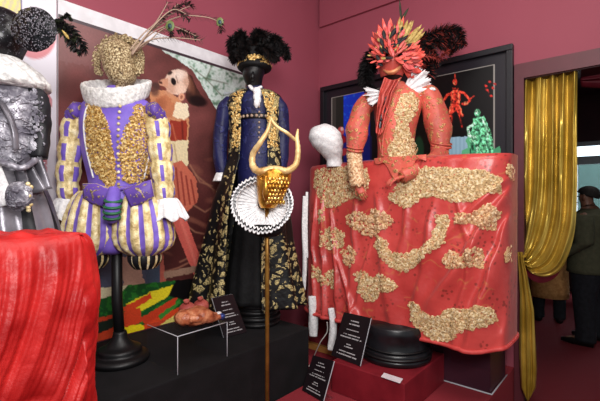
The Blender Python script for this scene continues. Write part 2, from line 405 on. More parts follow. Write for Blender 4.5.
# ------------------------------------------------------------------ painted prints
def inpoly(X, Y, pts):
    c = np.zeros(X.shape, bool); n = len(pts); j = n-1
    for i in range(n):
        xi, yi = pts[i]; xj, yj = pts[j]
        cond = ((yi > Y) != (yj > Y)) & (X < (xj-xi)*(Y-yi)/((yj-yi) or 1e-9)+xi)
        c ^= cond; j = i
    return c
class Paint:
    def __init__(s, X, Y, base):
        s.X, s.Y = X, Y; s.C = np.tile(np.array(base, float), X.shape+(1,))
        s.jx = np.array([noise.noise(V((x*.25, y*.25, 0))) for x, y in zip(X, Y)]); s.jy = np.array([noise.noise(V((x*.25, y*.25, 9))) for x, y in zip(X, Y)])
    def put(s, mask, col, a=1.0):
        a = a*(mask.astype(float) if mask.dtype == bool else mask); s.C = s.C*(1-a[:, None])+np.array(col, float)*a[:, None]
    def poly(s, pts, col, a=1.0, wob=1.0): s.put(inpoly(s.X+s.jx*wob, s.Y+s.jy*wob, pts), col, a)
    def ell(s, x, y, rx, ry, col, ang=0, a=1.0, soft=.25):
        c, sn = math.cos(ang), math.sin(ang); dx, dy = s.X-x, s.Y-y
        d = np.sqrt(((dx*c+dy*sn)/rx)**2+((-dx*sn+dy*c)/ry)**2); s.put(np.clip((1-d)/soft+.5, 0, 1), col, a)
    def line(s, pts, w, col, a=1.0, soft=1.0):
        D = np.full(s.X.shape, 1e9)
        for (x0, y0), (x1, y1) in zip(pts[:-1], pts[1:]):
            dx, dy = x1-x0, y1-y0; t = np.clip(((s.X-x0)*dx+(s.Y-y0)*dy)/(dx*dx+dy*dy+1e-9), 0, 1)
            D = np.minimum(D, np.hypot(s.X-x0-t*dx, s.Y-y0-t*dy))
        s.put(np.clip((w/2-D)/soft+.5, 0, 1), col, a)
    def cols(s):
        x = np.clip(s.C/255, 0, 1); l = np.where(x <= .04045, x/12.92, ((x+.055)/1.055)**2.4); return [tuple(r) for r in l]
def print_grid(p00, eu, ev, nu, nv):
    """grid sheet; returns verts, faces and the photo-frame coordinates used to lay out the artwork"""
    vs = [p00+eu*(i/nu)+ev*(j/nv) for j in range(nv+1) for i in range(nu+1)]
    fs = [(j*(nu+1)+i, j*(nu+1)+i+1, (j+1)*(nu+1)+i+1, (j+1)*(nu+1)+i) for j in range(nv) for i in range(nu)]
    pr = np.array([proj(v) for v in vs]); return vs, fs, pr[:, 0], pr[:, 1]

# big poster on the left wall
pb0, pb1, pz0, pz1 = 1.03, 2.476, .63, 2.575
poster = thing('poster', R(.02, 1.75, pz0), 'large brown poster of a reclining man with a white top border', 'poster')
rbox(0.002, .02, pb0, pb1, pz0, 2.665, 0).build('backing_board', M_whiteboard, poster, smooth=False)
vs, fs, X, Y = print_grid(R(.0225, pb1, pz1), UL*(pb0-pb1), V((0, 0, pz0-pz1)), 250, 340)
pt = Paint(X, Y, (112, 62, 60))
nz = np.array([noise.noise(V((x*.03, y*.03, 2)))+.5*noise.noise(V((x*.09, y*.09, 5))) for x, y in zip(X, Y)])
pt.C *= (1+.22*nz)[:, None]
pt.poly([(50, 8), (110, 20), (110, 70), (50, 60)], (128, 84, 84), .5, 4)
pt.put(np.clip((Y-150)/90, 0, 1)*np.clip((X-120)/40, 0, 1), (58, 24, 24), .75)
sat = np.array([noise.noise(V((x*.035+y*.05, y*.11-x*.04, 4))) for x, y in zip(X, Y)])
pt.put(np.clip(sat*3-.6, 0, 1)*(Y > 150)*(X > 150), (156, 98, 78), .55)
for L in ([(170, 212), (195, 232), (214, 236)], [(185, 200), (205, 212), (216, 205)], [(196, 175), (214, 190)], [(180, 262), (205, 250)], [(150, 276), (178, 268), (190, 262)], [(190, 165), (200, 182), (212, 186)]):
    pt.line(L, 1.6, (178, 126, 98), .7, 1.5)
sky = [(152, 40), (166, 38), (246, 60), (246, 150), (228, 128), (218, 112), (208, 96), (200, 82), (192, 70), (178, 60), (164, 52)]
pt.poly(sky, (214, 228, 222), 1, .6)
lf = np.array([noise.noise(V((x*.16, y*.16, 1)))+.7*noise.noise(V((x*.4, y*.4, 3))) for x, y in zip(X, Y)])
inS = inpoly(X, Y, sky)
pt.put(np.clip(lf*2.2+.1, 0, 1)*inS, (122, 158, 134), .8); pt.put(np.clip(lf*3-1.1, 0, 1)*inS, (74, 104, 84), .7)
pt.put(inS & (Y > 92) & (X > 224), (214, 226, 232), .8)
for L in ([(190, 66), (205, 78), (228, 84)], [(205, 78), (222, 96), (236, 92)], [(214, 60), (206, 80)]): pt.line(L, .9, (96, 100, 80), .7)
# the man of the poster: face upturned, dark eye paint, dark hair
pt.poly([(150, 92), (168, 90), (184, 104), (189, 120), (188, 150), (182, 172), (150, 170)], (204, 140, 100), 1, 1.5)
pt.poly([(156, 100), (166, 94), (176, 106), (172, 118), (158, 116)], (190, 118, 82), .9, 2); pt.ell(160, 104, 6, 7, (150, 84, 58), .3, .6, .8)
pt.poly([(176, 102), (187, 104), (190, 116), (184, 120), (172, 116)], (240, 222, 190), 1, 2)
pt.poly([(170, 120), (187, 121), (187, 141), (168, 141)], (152, 54, 40), 1, 1.5); pt.line([(172, 124), (176, 140)], 1.6, (206, 120, 84), .6); pt.line([(182, 122), (183, 140)], 1.6, (96, 30, 26), .7)
pt.poly([(168, 141), (188, 140), (188, 165), (178, 172), (168, 168)], (232, 214, 172), 1, 1.5); pt.line([(174, 144), (178, 168)], 1.2, (180, 150, 110), .8)
pt.poly([(186, 72), (192, 76), (197, 88), (203, 98), (206, 104), (198, 107), (190, 104), (186, 98)], (66, 38, 32), 1, .8)
pt.ell(198, 101, 9, 5, (30, 17, 18), .25, 1, .5); pt.ell(190, 84, 3.5, 10, (116, 70, 54), -.35, .8, .6)
pt.poly([(170, 71), (179, 69), (187, 72), (189, 82), (186, 92), (180, 95), (172, 94), (166, 90), (163, 84), (166, 77)], (232, 198, 178), 1, .5)
pt.ell(171, 88, 6, 7, (196, 146, 122), .2, .7, 1.0); pt.ell(186, 80, 3.5, 10, (196, 146, 122), -.2, .6, 1.0); pt.ell(179, 75, 7, 5, (246, 226, 212), -.2, .8, .8); pt.ell(180, 88, 5, 5, (240, 206, 184), 0, .7, .8)
pt.poly([(168, 78), (162, 79), (158, 82), (160, 86), (168, 88)], (206, 150, 122), 1, .4)
pt.ell(173.5, 81.5, 2.4, 3.8, (28, 18, 20), -.35); pt.ell(170, 73, 2.6, 1.7, (60, 40, 38), -.6)
pt.line([(176, 76), (178, 83)], 1, (120, 80, 70), .6)
pt.ell(160.5, 82.5, 2, 1.3, (84, 44, 40), .4); pt.ell(163, 88, 4, 1.8, (120, 60, 52), .5); pt.ell(156, 86, 4.2, 3.2, (70, 46, 42), .7, .85, .6)
pt.ell(155, 92, 4, 4, (96, 62, 52), 0, .8, .8); pt.ell(181.5, 97, 3.2, 4, (220, 160, 130), .3); pt.ell(181.5, 97, 1.2, 2, (160, 96, 74), .3)
# slashed salmon breeches, bare arm and leg
pt.poly([(170, 165), (182, 160), (196, 178), (199, 200), (188, 212), (174, 206)], (196, 104, 82), 1, 1.5)
for k in range(4): pt.line([(176+k*5, 168+k*4), (180+k*5, 206-k)], 1.6, (128, 44, 40), .8)
pt.poly([(166, 205), (180, 200), (188, 224), (202, 262), (206, 280), (196, 280), (182, 246)], (208, 96, 86), 1, .6)
pt.line([(176, 206), (190, 246), (199, 274)], 2.4, (232, 136, 120), .6, 3)
pt.poly([(150, 225), (160, 222), (166, 286), (154, 286)], (182, 92, 78), .9)
# lower strip: denim, knees, sofa edge
pt.poly([(88, 252), (150, 248), (156, 286), (88, 290)], (74, 78, 96), 1, 2)
pt.poly([(120, 258), (136, 254), (146, 285), (124, 288)], (196, 150, 128), .9, 2); pt.poly([(142, 262), (160, 258), (160, 284), (148, 286)], (64, 74, 92))
pt.poly([(164, 272), (206, 264), (206, 270), (164, 279)], (150, 116, 98))
# bright slashes of colour along the foot
Yt = 288-(X-100)*.10
foot = (Y > Yt)
pt.put(foot, (24, 78, 34)); pt.put(foot & (lf > .15), (40, 112, 40))
def fp(pts, c): pt.put(foot & inpoly(X+pt.jx, Y+pt.jy, pts), c)
fp([(90, 288), (128, 284), (122, 292), (98, 300), (90, 306)], (206, 196, 160))
fp([(126, 304), (150, 292), (176, 284), (180, 290), (140, 312)], (226, 206, 40))
fp([(118, 310), (150, 293), (152, 298), (130, 312)], (206, 66, 34))
fp([(98, 318), (140, 308), (142, 322), (116, 334), (98, 344)], (202, 64, 34)); fp([(140, 318), (178, 296), (172, 312), (146, 326)], (196, 60, 34))
fp([(142, 326), (188, 302), (184, 322), (152, 342)], (214, 70, 36)); fp([(120, 328), (142, 324), (148, 336), (132, 344), (118, 344)], (232, 208, 30))
fp([(96, 322), (118, 318), (116, 326), (98, 334)], (30, 40, 30)); fp([(150, 332), (176, 314), (178, 318), (154, 338)], (240, 224, 120))
fp([(158, 316), (180, 300), (181, 303), (160, 320)], (60, 130, 50)); fp([(168, 296), (178, 276), (214, 268), (214, 300), (186, 300)], (16, 14, 16))
fp([(94, 336), (120, 330), (110, 348), (90, 350)], (204, 70, 40)); fp([(186, 300), (214, 296), (214, 330), (180, 330)], (30, 20, 20))
Zp = np.array([v[2] for v in vs]); pt.put((Zp > pz1-.018), (66, 50, 58))
gr_ = np.array([noise.noise(V((x*.7, y*.7, 11))) for x, y in zip(X, Y)]); pt.C *= (1+.10*gr_)[:, None]
mb = MB(); mb.add(vs, fs, 0, pt.cols()); mb.build('printed_picture', M_print, poster)

# pale panel behind the silver costume
wp = thing('wall_panel', R(.02, 2.9, 1.3), 'white wall panel with a pink rounded shape behind the sequinned hat', 'panel')
vs, fs, X, Y = print_grid(R(.012, 3.5, 3.2), UL*(2.482-3.5), V((0, 0, 1.25-3.2)), 160, 200)
pt = Paint(X, Y, (226, 222, 232))
pt.ell(36, 36, 20, 23, (206, 128, 136), 0, 1, .08); pt.put((X < 22) & (Y < 45), (206, 196, 150)); pt.put((X < 22) & (Y < 45) & (np.sin(X*.9+Y*.3) > .2), (228, 214, 120))
pt.put((X > 20.8) & (X < 22.4), (70, 60, 120)); pt.poly([(36, 70), (52, 100), (42, 220), (30, 220)], (200, 130, 140))
mb = MB(); mb.add(vs, fs, 0, pt.cols()); mb.build('panel_face', M_print, wp)
rbox(.001, .0115, 2.482, 3.5, 1.25, 3.2).build('panel_edge', M_whiteboard, wp, smooth=False)

# framed picture on the right wall
pic = thing('framed_picture', R(.95, .02, 1.45), 'wide black framed picture of red and green lit statues behind the red gown', 'picture')
fa0, fa1, fz0, fz1 = .055, 1.85, 1.42, 2.665; fw = .045
fm = MB(); rbox(fa0, fa1, .003, .055, fz1-fw, fz1, 0, fm, .004); rbox(fa0, fa1, .003, .055, fz0, fz0+fw, 0, fm, .004); rbox(fa0, fa0+fw, .003, .055, fz0+fw, fz1-fw, 0, fm, .004); rbox(fa1-fw, fa1, .003, .055, fz0+fw, fz1-fw, 0, fm, .004)
fm.build('frame', M_frame, pic, smooth=False)
pa0, pa1, qz0, qz1 = fa0+fw, fa1-fw, fz0+fw, fz1-fw
vs, fs, X, Y = print_grid(R(pa0, .02, qz1), UR*(pa1-pa0), V((0, 0, qz0-qz1)), 330, 210)
pt = Paint(X, Y, (10, 8, 9))
W = np.array([[toR(v)[0], v[2]] for v in vs]); A, Zz = W[:, 0], W[:, 1]
inn = (A > pa0+.075) & (A < pa1-.085) & (Zz < qz1-.075) & (Zz > qz0+.05)
inn2 = (A > pa0+.083) & (A < pa1-.093) & (Zz < qz1-.082) & (Zz > qz0+.05)
pt.put(~inn, (30, 27, 34)); pt.put(inn & ~inn2, (150, 146, 140))
pt.put(inn2 & (X < 366), (34, 40, 36)); pt.put(inn2 & (X < 336), (60, 60, 56))
pt.put(inn2 & (X > 343.5) & (X < 370), (12, 60, 214)); pt.put(inn2 & (X > 343.5) & (X < 370) & (pt.jx > .25), (28, 110, 236), .7)
pt.put(inn2 & (X > 343.5) & (X < 372) & (Y > 136), (20, 30, 120), .7)
# masked figure in red at the left of the picture
for x, y, rx, ry, c, a in ((341, 131, 3.4, 4.4, (214, 92, 92), 0), (342, 129, 1.5, 2, (244, 200, 196), 0), (341, 143, 5.5, 8, (176, 30, 46), .2), (347, 148, 5, 6, (30, 40, 150), 0), (344, 152, 3, 4, (210, 70, 80), .4), (350, 140, 2, 5, (120, 30, 60), .3), (338, 150, 2.5, 6, (190, 50, 60), 0)): pt.ell(x, y, rx, ry, c, a)
# red-lit statue: warrior with spread arms
red = (216, 58, 42); rl = (246, 128, 90); dk = (110, 18, 14)
pt.line([(455, 92), (447, 95), (442, 104), (447, 110)], 2.4, red, 1, .6); pt.line([(457, 91), (464, 93), (470, 100), (466, 104), (462, 104)], 2.4, red, 1, .6)
pt.line([(443, 103), (437, 100)], 1.2, red, .9); pt.line([(470, 99), (474, 96)], 1.2, red, .9); pt.line([(447, 110), (443, 120)], 1.2, dk)
pt.poly([(452, 88), (458, 88), (461, 98), (459, 104), (464, 116), (460, 118), (456, 110), (450, 118), (447, 114), (452, 103), (450, 96)], red, 1, 1.2); pt.ell(455, 82, 2.2, 3.2, red); pt.line([(455, 79), (455, 74)], 1.1, red); pt.ell(454.5, 83, 1, 1.6, rl)
pt.line([(453, 90), (452, 100), (449, 114)], .9, rl, .8); pt.line([(458, 90), (459, 102), (462, 115)], .9, rl, .8); pt.line([(455, 92), (455.5, 108)], .8, dk, .9); pt.line([(451, 103), (460, 104)], .8, dk, .8)
pt.line([(452, 116), (451, 126)], 1.6, (150, 34, 26)); pt.line([(460, 117), (462, 127)], 1.6, (150, 34, 26)); pt.ell(466, 103, 2.4, 1.6, rl); pt.ell(445, 108, 1.6, 1.6, rl)
for x, y in ((490, 82), (493, 88), (489, 92), (495, 84), (486, 86), (491, 96), (487, 90)): pt.ell(x, y, 1.6, 1.2, (180, 40, 32), .5, .9)
# green-lit seated statue and pale base
pt.poly([(446, 138), (470, 136), (470, 165), (446, 165)], (150, 186, 206), 1, .2)
for k in range(6): pt.line([(448+k*4, 137), (448+k*4, 165)], .6, (110, 146, 170), .7)
g1 = (96, 182, 132); g2 = (164, 226, 186); g3 = (34, 92, 66)
pt.poly([(473, 118), (484, 116), (490, 130), (494, 146), (497, 166), (466, 166), (468, 148), (466, 140), (472, 130)], g1, 1, .8)
pt.ell(477.5, 113, 3, 4.2, g1); pt.ell(476.6, 112, 1.5, 2, g2); pt.line([(474, 124), (468, 128), (469, 136), (475, 137)], 2.6, g2)
pt.line([(482, 118), (488, 132), (487, 146)], 2, g2, .8); pt.line([(478, 128), (480, 142), (474, 158)], 1.6, g3, .8); pt.line([(486, 140), (492, 160)], 1.6, g3, .8); pt.line([(472, 140), (478, 148), (470, 160)], 2.2, g2, .8)
pt.poly([(462, 150), (470, 148), (472, 166), (460, 166)], g1, 1, .8); pt.line([(461, 156), (472, 154)], 1, g3)
pt.poly([(492, 150), (500, 146), (502, 166), (492, 166)], (70, 150, 108), 1, .8); pt.ell(473, 150, 3, 8, g3, 0, .8)
pt.ell(419, 150, 5, 14, (40, 110, 70), 0, .7)
cv = np.array([noise.noise(V((x*.45, y*.32, 6)))+.8*noise.noise(V((x*1.1, y*.8, 8))) for x, y in zip(X, Y)])
stat = inn2 & (pt.C.max(axis=1) > 60) & (X > 440) & ~((X < 470) & (Y > 136) & (pt.C[:, 2] > 120))
pt.C = np.where(stat[:, None], pt.C*np.clip(1+1.1*cv, .15, 1.7)[:, None], pt.C)
mb = MB(); mb.add(vs, fs, 0, pt.cols()); mb.build('printed_picture', M_print, pic)

# ------------------------------------------------------------------ plinths
PZ = .62
tag(rbox(.005, .82, 1.17, 4.3, 0.002, PZ, 0, None, .008).build('display_plinth', M_blackfelt, smooth=False), 'long black felt covered plinth under the costumes along the left wall', 'plinth')
SZ = .25
tag(rbox(.84, 1.85, .004, 2.6, 0.002, SZ, 0, rbox(.004, .839, .004, 1.16, .002, SZ, 0)).build('stage_platform', M_stage, smooth=False), 'low red carpeted platform in front of the wall picture', 'platform')
BZ = .45
box_ = thing('red_plinth', R(1.28, .9, SZ), 'square red painted plinth carrying the black drum under the gown', 'plinth')
rbox(1.03, 1.545, .59, 1.195, SZ, BZ, 0, None, .006).build('plinth_body', M_redbox, box_, smooth=False)
# mauve case below the right end of the gown
mc = thing('display_case', R(1.66, .45, SZ), 'low mauve display case with clear edges under the right end of the gown', 'case')
rbox(1.45, 1.835, .2, .565, SZ, SZ+.28, 0).build('case_body', M_mauvebox, mc, smooth=False)
e = MB(); rbox(1.44, 1.45, .19, .575, SZ, SZ+.285, 0, e); rbox(1.45, 1.835, .565, .575, SZ, SZ+.285, 0, e); rbox(1.835, 1.845, .19, .575, SZ, SZ+.285, 0, e)
e.build('acrylic_sheet', M_acrylic, mc, smooth=False)
e = MB()
for p, q in (((1.44, .575), (1.845, .575)), ((1.44, .575), (1.44, .19)), ((1.845, .575), (1.845, .19))): e.tube([R(*p, SZ+.006), R(*q, SZ+.006)], .005, 6)
e.build('edge_strip', M_acredge, mc)

# ------------------------------------------------------------------ folds
def fbm(x, y, z=0): return noise.noise(V((x, y, z)))+.5*noise.noise(V((x*2.1, y*2.1, z+3)))

_se = {}
def rrect(u, n, hx, hy, a0=0.0, a1=2*PI):
    """evenly spaced unit point of a rounded rectangle of half sizes hx, hy"""
    key = (n, round(hx, 2), round(hy, 2), a0, a1)
    if key not in _se:
        pts = []
        for i in range(6001):
            th = lerp(a0, a1, i/6000); c, s_ = math.cos(th), math.sin(th)
            pts.append((math.copysign(abs(c)**(2/n), c), math.copysign(abs(s_)**(2/n), s_)))
        L = [0.0]
        for p, q in zip(pts[:-1], pts[1:]): L.append(L[-1]+math.hypot((q[0]-p[0])*hx, (q[1]-p[1])*hy))
        P_ = np.array(pts); L = np.array(L)/L[-1]; uu = np.linspace(0, 1, 2001)
        _se[key] = (np.interp(uu, L, P_[:, 0]), np.interp(uu, L, P_[:, 1]))
    X_, Y_ = _se[key]; k = min(1, max(0, u))*2000; i = min(1999, int(k)); t = k-i
    return float(lerp(X_[i], X_[i+1], t)), float(lerp(Y_[i], Y_[i+1], t))
# ------------------------------------------------------------------ red gown mannequin
LY = 2.9
lady = thing('costumed_mannequin', R(1.28, .72, BZ), 'mannequin in a wide red gown with gold appliques and a red feathered mask', 'mannequin')
ac, bc, ha, hb2 = 1.212, .60, .772, .27
ZT, ZB = 1.785, .615
def pix_front(px, py, boff=.02):
    """where the sight line through a photo pixel meets the front of the gown"""
    d = V(((px-CX)/F, 1, -(py-CY)/F)); b0 = bc+hb2+boff
    Y = (b0+UL.dot(CORNER))/(d.x*UL.x+d.y*UL.y)
    p = V((0, 0, CAMZ))+d*Y; a, b = toR(p)
    return a, p.z
RIDGES = []
for (x0, y0, x1, y1, wd, am) in ((508, 180, 434, 300, .040, .050), (513, 184, 466, 345, .045, .055), (516, 190, 498, 356, .035, .045), (500, 178, 418, 258, .030, .030), (517, 200, 512, 352, .03, .04), (474, 232, 452, 345, .03, .025),
      (318, 200, 324, 322, .022, .040), (309, 200, 311, 312, .018, .035), (328, 215, 340, 330, .022, .036), (336, 262, 362, 332, .020, .032), (352, 205, 350, 300, .030, .022), (345, 300, 378, 338, .02, .026),
      (372, 200, 392, 330, .05, .022), (404, 196, 398, 260, .03, .016), (430, 205, 412, 320, .035, .020), (366, 250, 352, 330, .02, .018), (452, 200, 470, 260, .03, .018)):
    p0, p1 = pix_front(x0, y0), pix_front(x1, y1); RIDGES.append((p0[0], p0[1], p1[0]-p0[0], p1[1]-p0[1], wd, am))
def skirt_fold(a, z, front=1):
    t = (ZT-z)/(ZT-ZB); f = 0
    wa = a+.022*fbm(a*3, z*4, 9); wz = z
    for (x0, z0, dx, dz, wd, am) in RIDGES:
        L2 = dx*dx+dz*dz; k = ((wa-x0)*dx+(wz-z0)*dz)/L2
        dd = ((wa-x0)*dz-(wz-z0)*dx)/math.sqrt(L2); w2 = wd*(.55+.75*max(0, min(1.2, k)))
        w2 *= (.55 if dd > 0 else 1.25)
        env = 1/(1+math.exp(-(k+.02)*22))*1/(1+math.exp((k-1.08)*12))
        f += am*math.exp(-(dd/w2)**2)*env
    f += .026*fbm(a*2.2-z*1.2, z*1.4+a*.8, 4)*min(1, t*3+.1)+.006*fbm(a*9-z*5, z*5+a*4, 7)
    return f-.02+.012*t
def skirt_half(t): return ha*(1-.01*t), hb2*(1-.1+.22*t)
def skirt_front(a, z, off=0):
    t = (ZT-z)/(ZT-ZB); h, hb_ = skirt_half(t)
    x = max(-1, min(1, (a-ac)/h)); n = 4
    b = bc+hb_*(1-abs(x)**n)**(1/n)+skirt_fold(a, z)+off
    return R(a, b, z)
def skirt_normal(a, z):
    e = .01; p = skirt_front(a, z); du = skirt_front(a+e, z)-skirt_front(a-e, z); dv = skirt_front(a, z+e)-skirt_front(a, z-e)
    n = du.cross(dv).normalized()
    return n if n.dot(V((0, 0, CAMZ))-p) > 0 else -n
def skirt():
    mb = MB(); NU, NV = 420, 90
    def fn(u, v):
        z = ZT-v*(ZT-ZB); t = v; h, hb_ = skirt_half(t); x, y = rrect(u, 4, ha, hb2)
        a = ac+h*x; top = -.03*(1-min(1, v/.03))**2; hem = max(0, v-.9)*10
        zz = z+hem*(.010*fbm(a*3, 2, 2)+.020*max(0, (a-1.85)/.1))
        if y >= 0:
            p = skirt_front(a, z, top*min(1, y*2)); p.z = zz; return p
        return R(a, bc+hb_*y+skirt_fold(a, z)*max(0, 1+y*2), zz)
    mb.grid(NU, NV, fn, True, 0)
    # top closing
    ring = [fn(i/NU, 0) for i in range(NU)]
    def top(u, v):
        p = fn(u, 0); c0 = R(ac, bc, ZT+.012); q = v*.97; return p.lerp(c0, q)+V((0, 0, .012*math.sin(PI*min(1, v*2)*.5)))
    mb.grid(NU, 6, top, True, 0)
    o = mb.build('skirt', M_skirt, lady)
    he = MB(); he.tube([fn(i/240, 1) for i in range(241)], .0135, 8); he.build('rolled_hem', M_redpipe, o)
    return o
sk = skirt()
def stroke_pts(poly, spacing, jitter=.3):
    xs = [p[0] for p in poly]; ys = [p[1] for p in poly]; out = []
    y = min(ys); row = 0
    while y <= max(ys):
        x = min(xs)+(spacing/2 if row % 2 else 0)
        while x <= max(xs):
            X_ = np.array([x+rng.uniform(-jitter, jitter)*spacing]); Y_ = np.array([y+rng.uniform(-jitter, jitter)*spacing])
            if inpoly(X_, Y_, poly)[0]: out.append((X_[0], Y_[0]))
            x += spacing
        y += spacing*.86; row += 1
    return out
applique = [
 ([(308, 170), (318, 168), (345, 166), (362, 168), (366, 184), (358, 200), (346, 198), (334, 206), (322, 208), (312, 196), (306, 184)], 0),
 ([(384, 198), (392, 186), (404, 172), (420, 166), (456, 168), (478, 170), (488, 174), (496, 178), (494, 194), (484, 192), (470, 200), (450, 202), (430, 196), (418, 198), (404, 208), (396, 206)], 0),
 ([(499, 163), (512, 162), (518, 166), (516, 182), (506, 178), (499, 172)], 1),
 ([(342, 216), (354, 210), (366, 216), (372, 208), (382, 214), (390, 218), (388, 226), (380, 230), (370, 238), (360, 234), (350, 228), (344, 224)], 1),
 ([(376, 236), (384, 240), (388, 252), (400, 254), (416, 250), (428, 240), (434, 226), (434, 216), (444, 216), (446, 228), (442, 244), (430, 252), (418, 262), (404, 274), (392, 268), (380, 256), (372, 246)], 0),
 ([(451, 214), (460, 213), (466, 216), (474, 210), (480, 204), (488, 206), (496, 214), (492, 222), (490, 232), (482, 230), (470, 224), (460, 224), (452, 222)], 1),
 ([(440, 258), (450, 252), (462, 256), (468, 250), (476, 247), (480, 254), (480, 270), (470, 266), (456, 268), (446, 270)], 1),
 ([(354, 274), (362, 270), (370, 278), (378, 274), (388, 276), (398, 288), (390, 292), (380, 292), (374, 302), (366, 302), (358, 290)], 0),
 ([(407, 304), (414, 302), (424, 312), (436, 318), (450, 308), (466, 310), (478, 306), (488, 308), (494, 324), (484, 328), (464, 328), (452, 340), (434, 342), (422, 334), (412, 322)], 0),
 ([(318, 230), (328, 226), (336, 230), (342, 234), (340, 248), (330, 250), (320, 248)], 0),
 ([(338, 252), (346, 246), (356, 250), (354, 262), (350, 268), (342, 264)], 1),
 ([(308, 264), (314, 268), (322, 276), (328, 270), (334, 272), (332, 290), (326, 286), (316, 284), (308, 276)], 0),
 ([(500, 256), (506, 252), (512, 248), (517, 250), (516, 270), (508, 266), (501, 264)], 1),
 ([(313, 210), (320, 208), (322, 222), (314, 224)], 0),
]
def gown_at(x, y, off):
    a, z = pix_front(x, y); h = skirt_half((ZT-z)/(ZT-ZB))[0]; z = max(ZB+.02, min(ZT-.005, z))
    lo, hi = ac-h*.955, ac+h*.955
    if lo <= a <= hi: return skirt_front(a, z, off), skirt_normal(a, z)
    e = a-hi if a > hi else lo-a; s_ = 1 if a > hi else -1; p = skirt_front(hi if a > hi else lo, z, off)
    return p+UR*(s_*min(e, .03)*.8)-UL*(max(0, e-.01)*1.5)+UR*(s_*.004), (UR*s_*.8+UL*.5).normalized()
def coil(mb, c, r, n, th, m=1):
    mb.torus(c, r, th, n, 12, 4, m, 1, rng.uniform(.75, 1)); mb.torus(c+n*th*.4, r*.5, th*.9, n, 9, 4, m)
for poly, kind in applique:
    mb = MB()
    for (x, y) in stroke_pts(poly, 2.0, .5):
        p, n = gown_at(x, y, .001); mb.rosette(p, rng.uniform(.007, .011), n+V((rng.uniform(-.15, .15), rng.uniform(-.15, .15), rng.uniform(-.15, .15))))
    for (x, y) in stroke_pts(poly, 5.2 if kind else 3.3, .45):
        p, n = gown_at(x, y, .006); j = V((rng.uniform(-.35, .35), 0, rng.uniform(-.35, .35)))
        if kind: mb.rosette(p-n*.002, rng.uniform(.014, .019), n, 1); coil(mb, p+n*.004, rng.uniform(.008, .011), n, .0022)
        else: coil(mb, p, rng.uniform(.008, .015), (n+j).normalized(), rng.uniform(.0018, .0028))
    mb.build('lace_applique', [M_lacedark, M_lacepink if kind else M_lace], sk)

# bodice
BR = [(P(398, 172, LY), .150, .125), (P(397, 160, LY), .140, .12), (P(396, 146, LY), .132, .115), (P(396, 130, LY), .142, .125), (P(397, 114, LY), .165, .135), (P(398, 103, LY), .180, .12), (P(398, 95, LY), .165, .095), (P(397, 89, LY), .10, .075), (P(396, 83, LY), .06, .06)]
def ringfront(rings, X_, z, off=0):
    """front surface of a lofted body at world x and height z"""
    zs = [r[0].z for r in rings]
    o = sorted(range(len(rings)), key=lambda i: zs[i]); zz = [zs[i] for i in o]
    cx = interp(zz, [rings[i][0].x for i in o], z); cy = interp(zz, [rings[i][0].y for i in o], z)
    rx = interp(zz, [rings[i][1] for i in o], z); ry = interp(zz, [rings[i][2] for i in o], z)
    q = max(-.97, min(.97, (X_-cx)/rx)); return V((X_, cy-ry*math.sqrt(1-q*q)-off, z)), V((q/rx, -math.sqrt(1-q*q)/ry, 0)).normalized()
mb = MB(); mb.loft(BR, 48, 0, 5, ripple=lambda u, v: .02*math.sin(u*2*PI*9+v*4)*max(0, .4-v)); bod = mb.build('bodice', M_bodice, lady)
mb = MB()
lp = [(402, 94), (414, 92), (420, 100), (416, 116), (408, 124), (412, 136), (422, 146), (420, 158), (404, 160), (390, 158), (388, 148), (394, 140), (396, 126), (394, 112)]
for (x, y) in stroke_pts(lp, 2.0, .5):
    q = P(x, y, LY-.12); p, n = ringfront(BR, q.x, q.z, .001); mb.rosette(p, rng.uniform(.007, .010), n)
for (x, y) in stroke_pts(lp, 3.2, .45):
    q = P(x, y, LY-.12); p, n = ringfront(BR, q.x, q.z, .006); coil(mb, p, rng.uniform(.008, .014), (n+V((rng.uniform(-.3, .3), 0, rng.uniform(-.3, .3)))).normalized(), .0024)
mb.build('lace_panel', [M_lacedark, M_lace], bod)
# pointed peplum over the skirt top
mb = MB()
def pep(u, v):
    px = lerp(372, 424, u); a, z = pix_front(px, 164, .0)
    drop = .035+.15*max(0, 1-abs((px-397)/16))+.01*math.sin(u*20)
    return skirt_front(a, ZT+.012-v*drop, .012-.004*math.cos(u*24)*v)
mb.grid(48, 12, pep); mb.build('peplum', M_bodice, lady, solid=.006)
# sleeves, cuffs, hands
def sleeve(path, r, name, mat, par, rip=.05, k=7):
    sd_ = rng.random()*9
    mb = MB(); mb.tube(smooth_path(path, 12), r, 40, 0, 1.0, True, ripple=lambda u, v: rip*math.sin(v*PI*2*k+2.2*math.sin(u*2*PI)+sd_)+.5*rip*math.sin(u*2*PI*6+v*7)+2.0*rip*noise.noise(V((math.cos(u*2*PI)*1.6, math.sin(u*2*PI)*1.6+sd_, v*7)))+1.2*rip*abs(noise.noise(V((math.cos(u*2*PI)*3, math.sin(u*2*PI)*3, v*13+sd_))))); return mb.build(name, mat, par)
s1 = sleeve([P(417, 94, LY), P(429, 98, LY-.02), P(437, 122, LY-.05), P(441, 148, LY-.08)], [.045, .078, .080, .090, .058], 'sleeve', M_bodice, lady, .035, 4)
sleeve([P(440, 146, LY-.06), P(438, 157, LY-.12), P(424, 166, LY-.22), P(402, 177, LY-.27)], [.064, .06, .05, .042], 'forearm_sleeve', M_bodice, lady, .03, 5)
s2 = sleeve([P(376, 99, LY), P(364, 106, LY-.03), P(358, 126, LY-.05), P(355, 152, LY-.07)], [.04, .066, .068, .082, .046], 'sleeve', M_bodice, lady, .035, 4)
mb = MB(); fp0 = smooth_path([P(354, 152, LY-.05), P(355, 166, LY-.1), P(358, 186, LY-.13)], 10)
mb.tube(fp0, [.05, .048, .055], 16)
for i in range(170):
    t = rng.random(); p = fp0[int(t*(len(fp0)-1))]; th = rng.uniform(PI*.9, 2.1*PI); d = V((math.cos(th), math.sin(th), rng.uniform(-.2, .2))); mb.rosette(p+d*.05, rng.uniform(.009, .016), d)
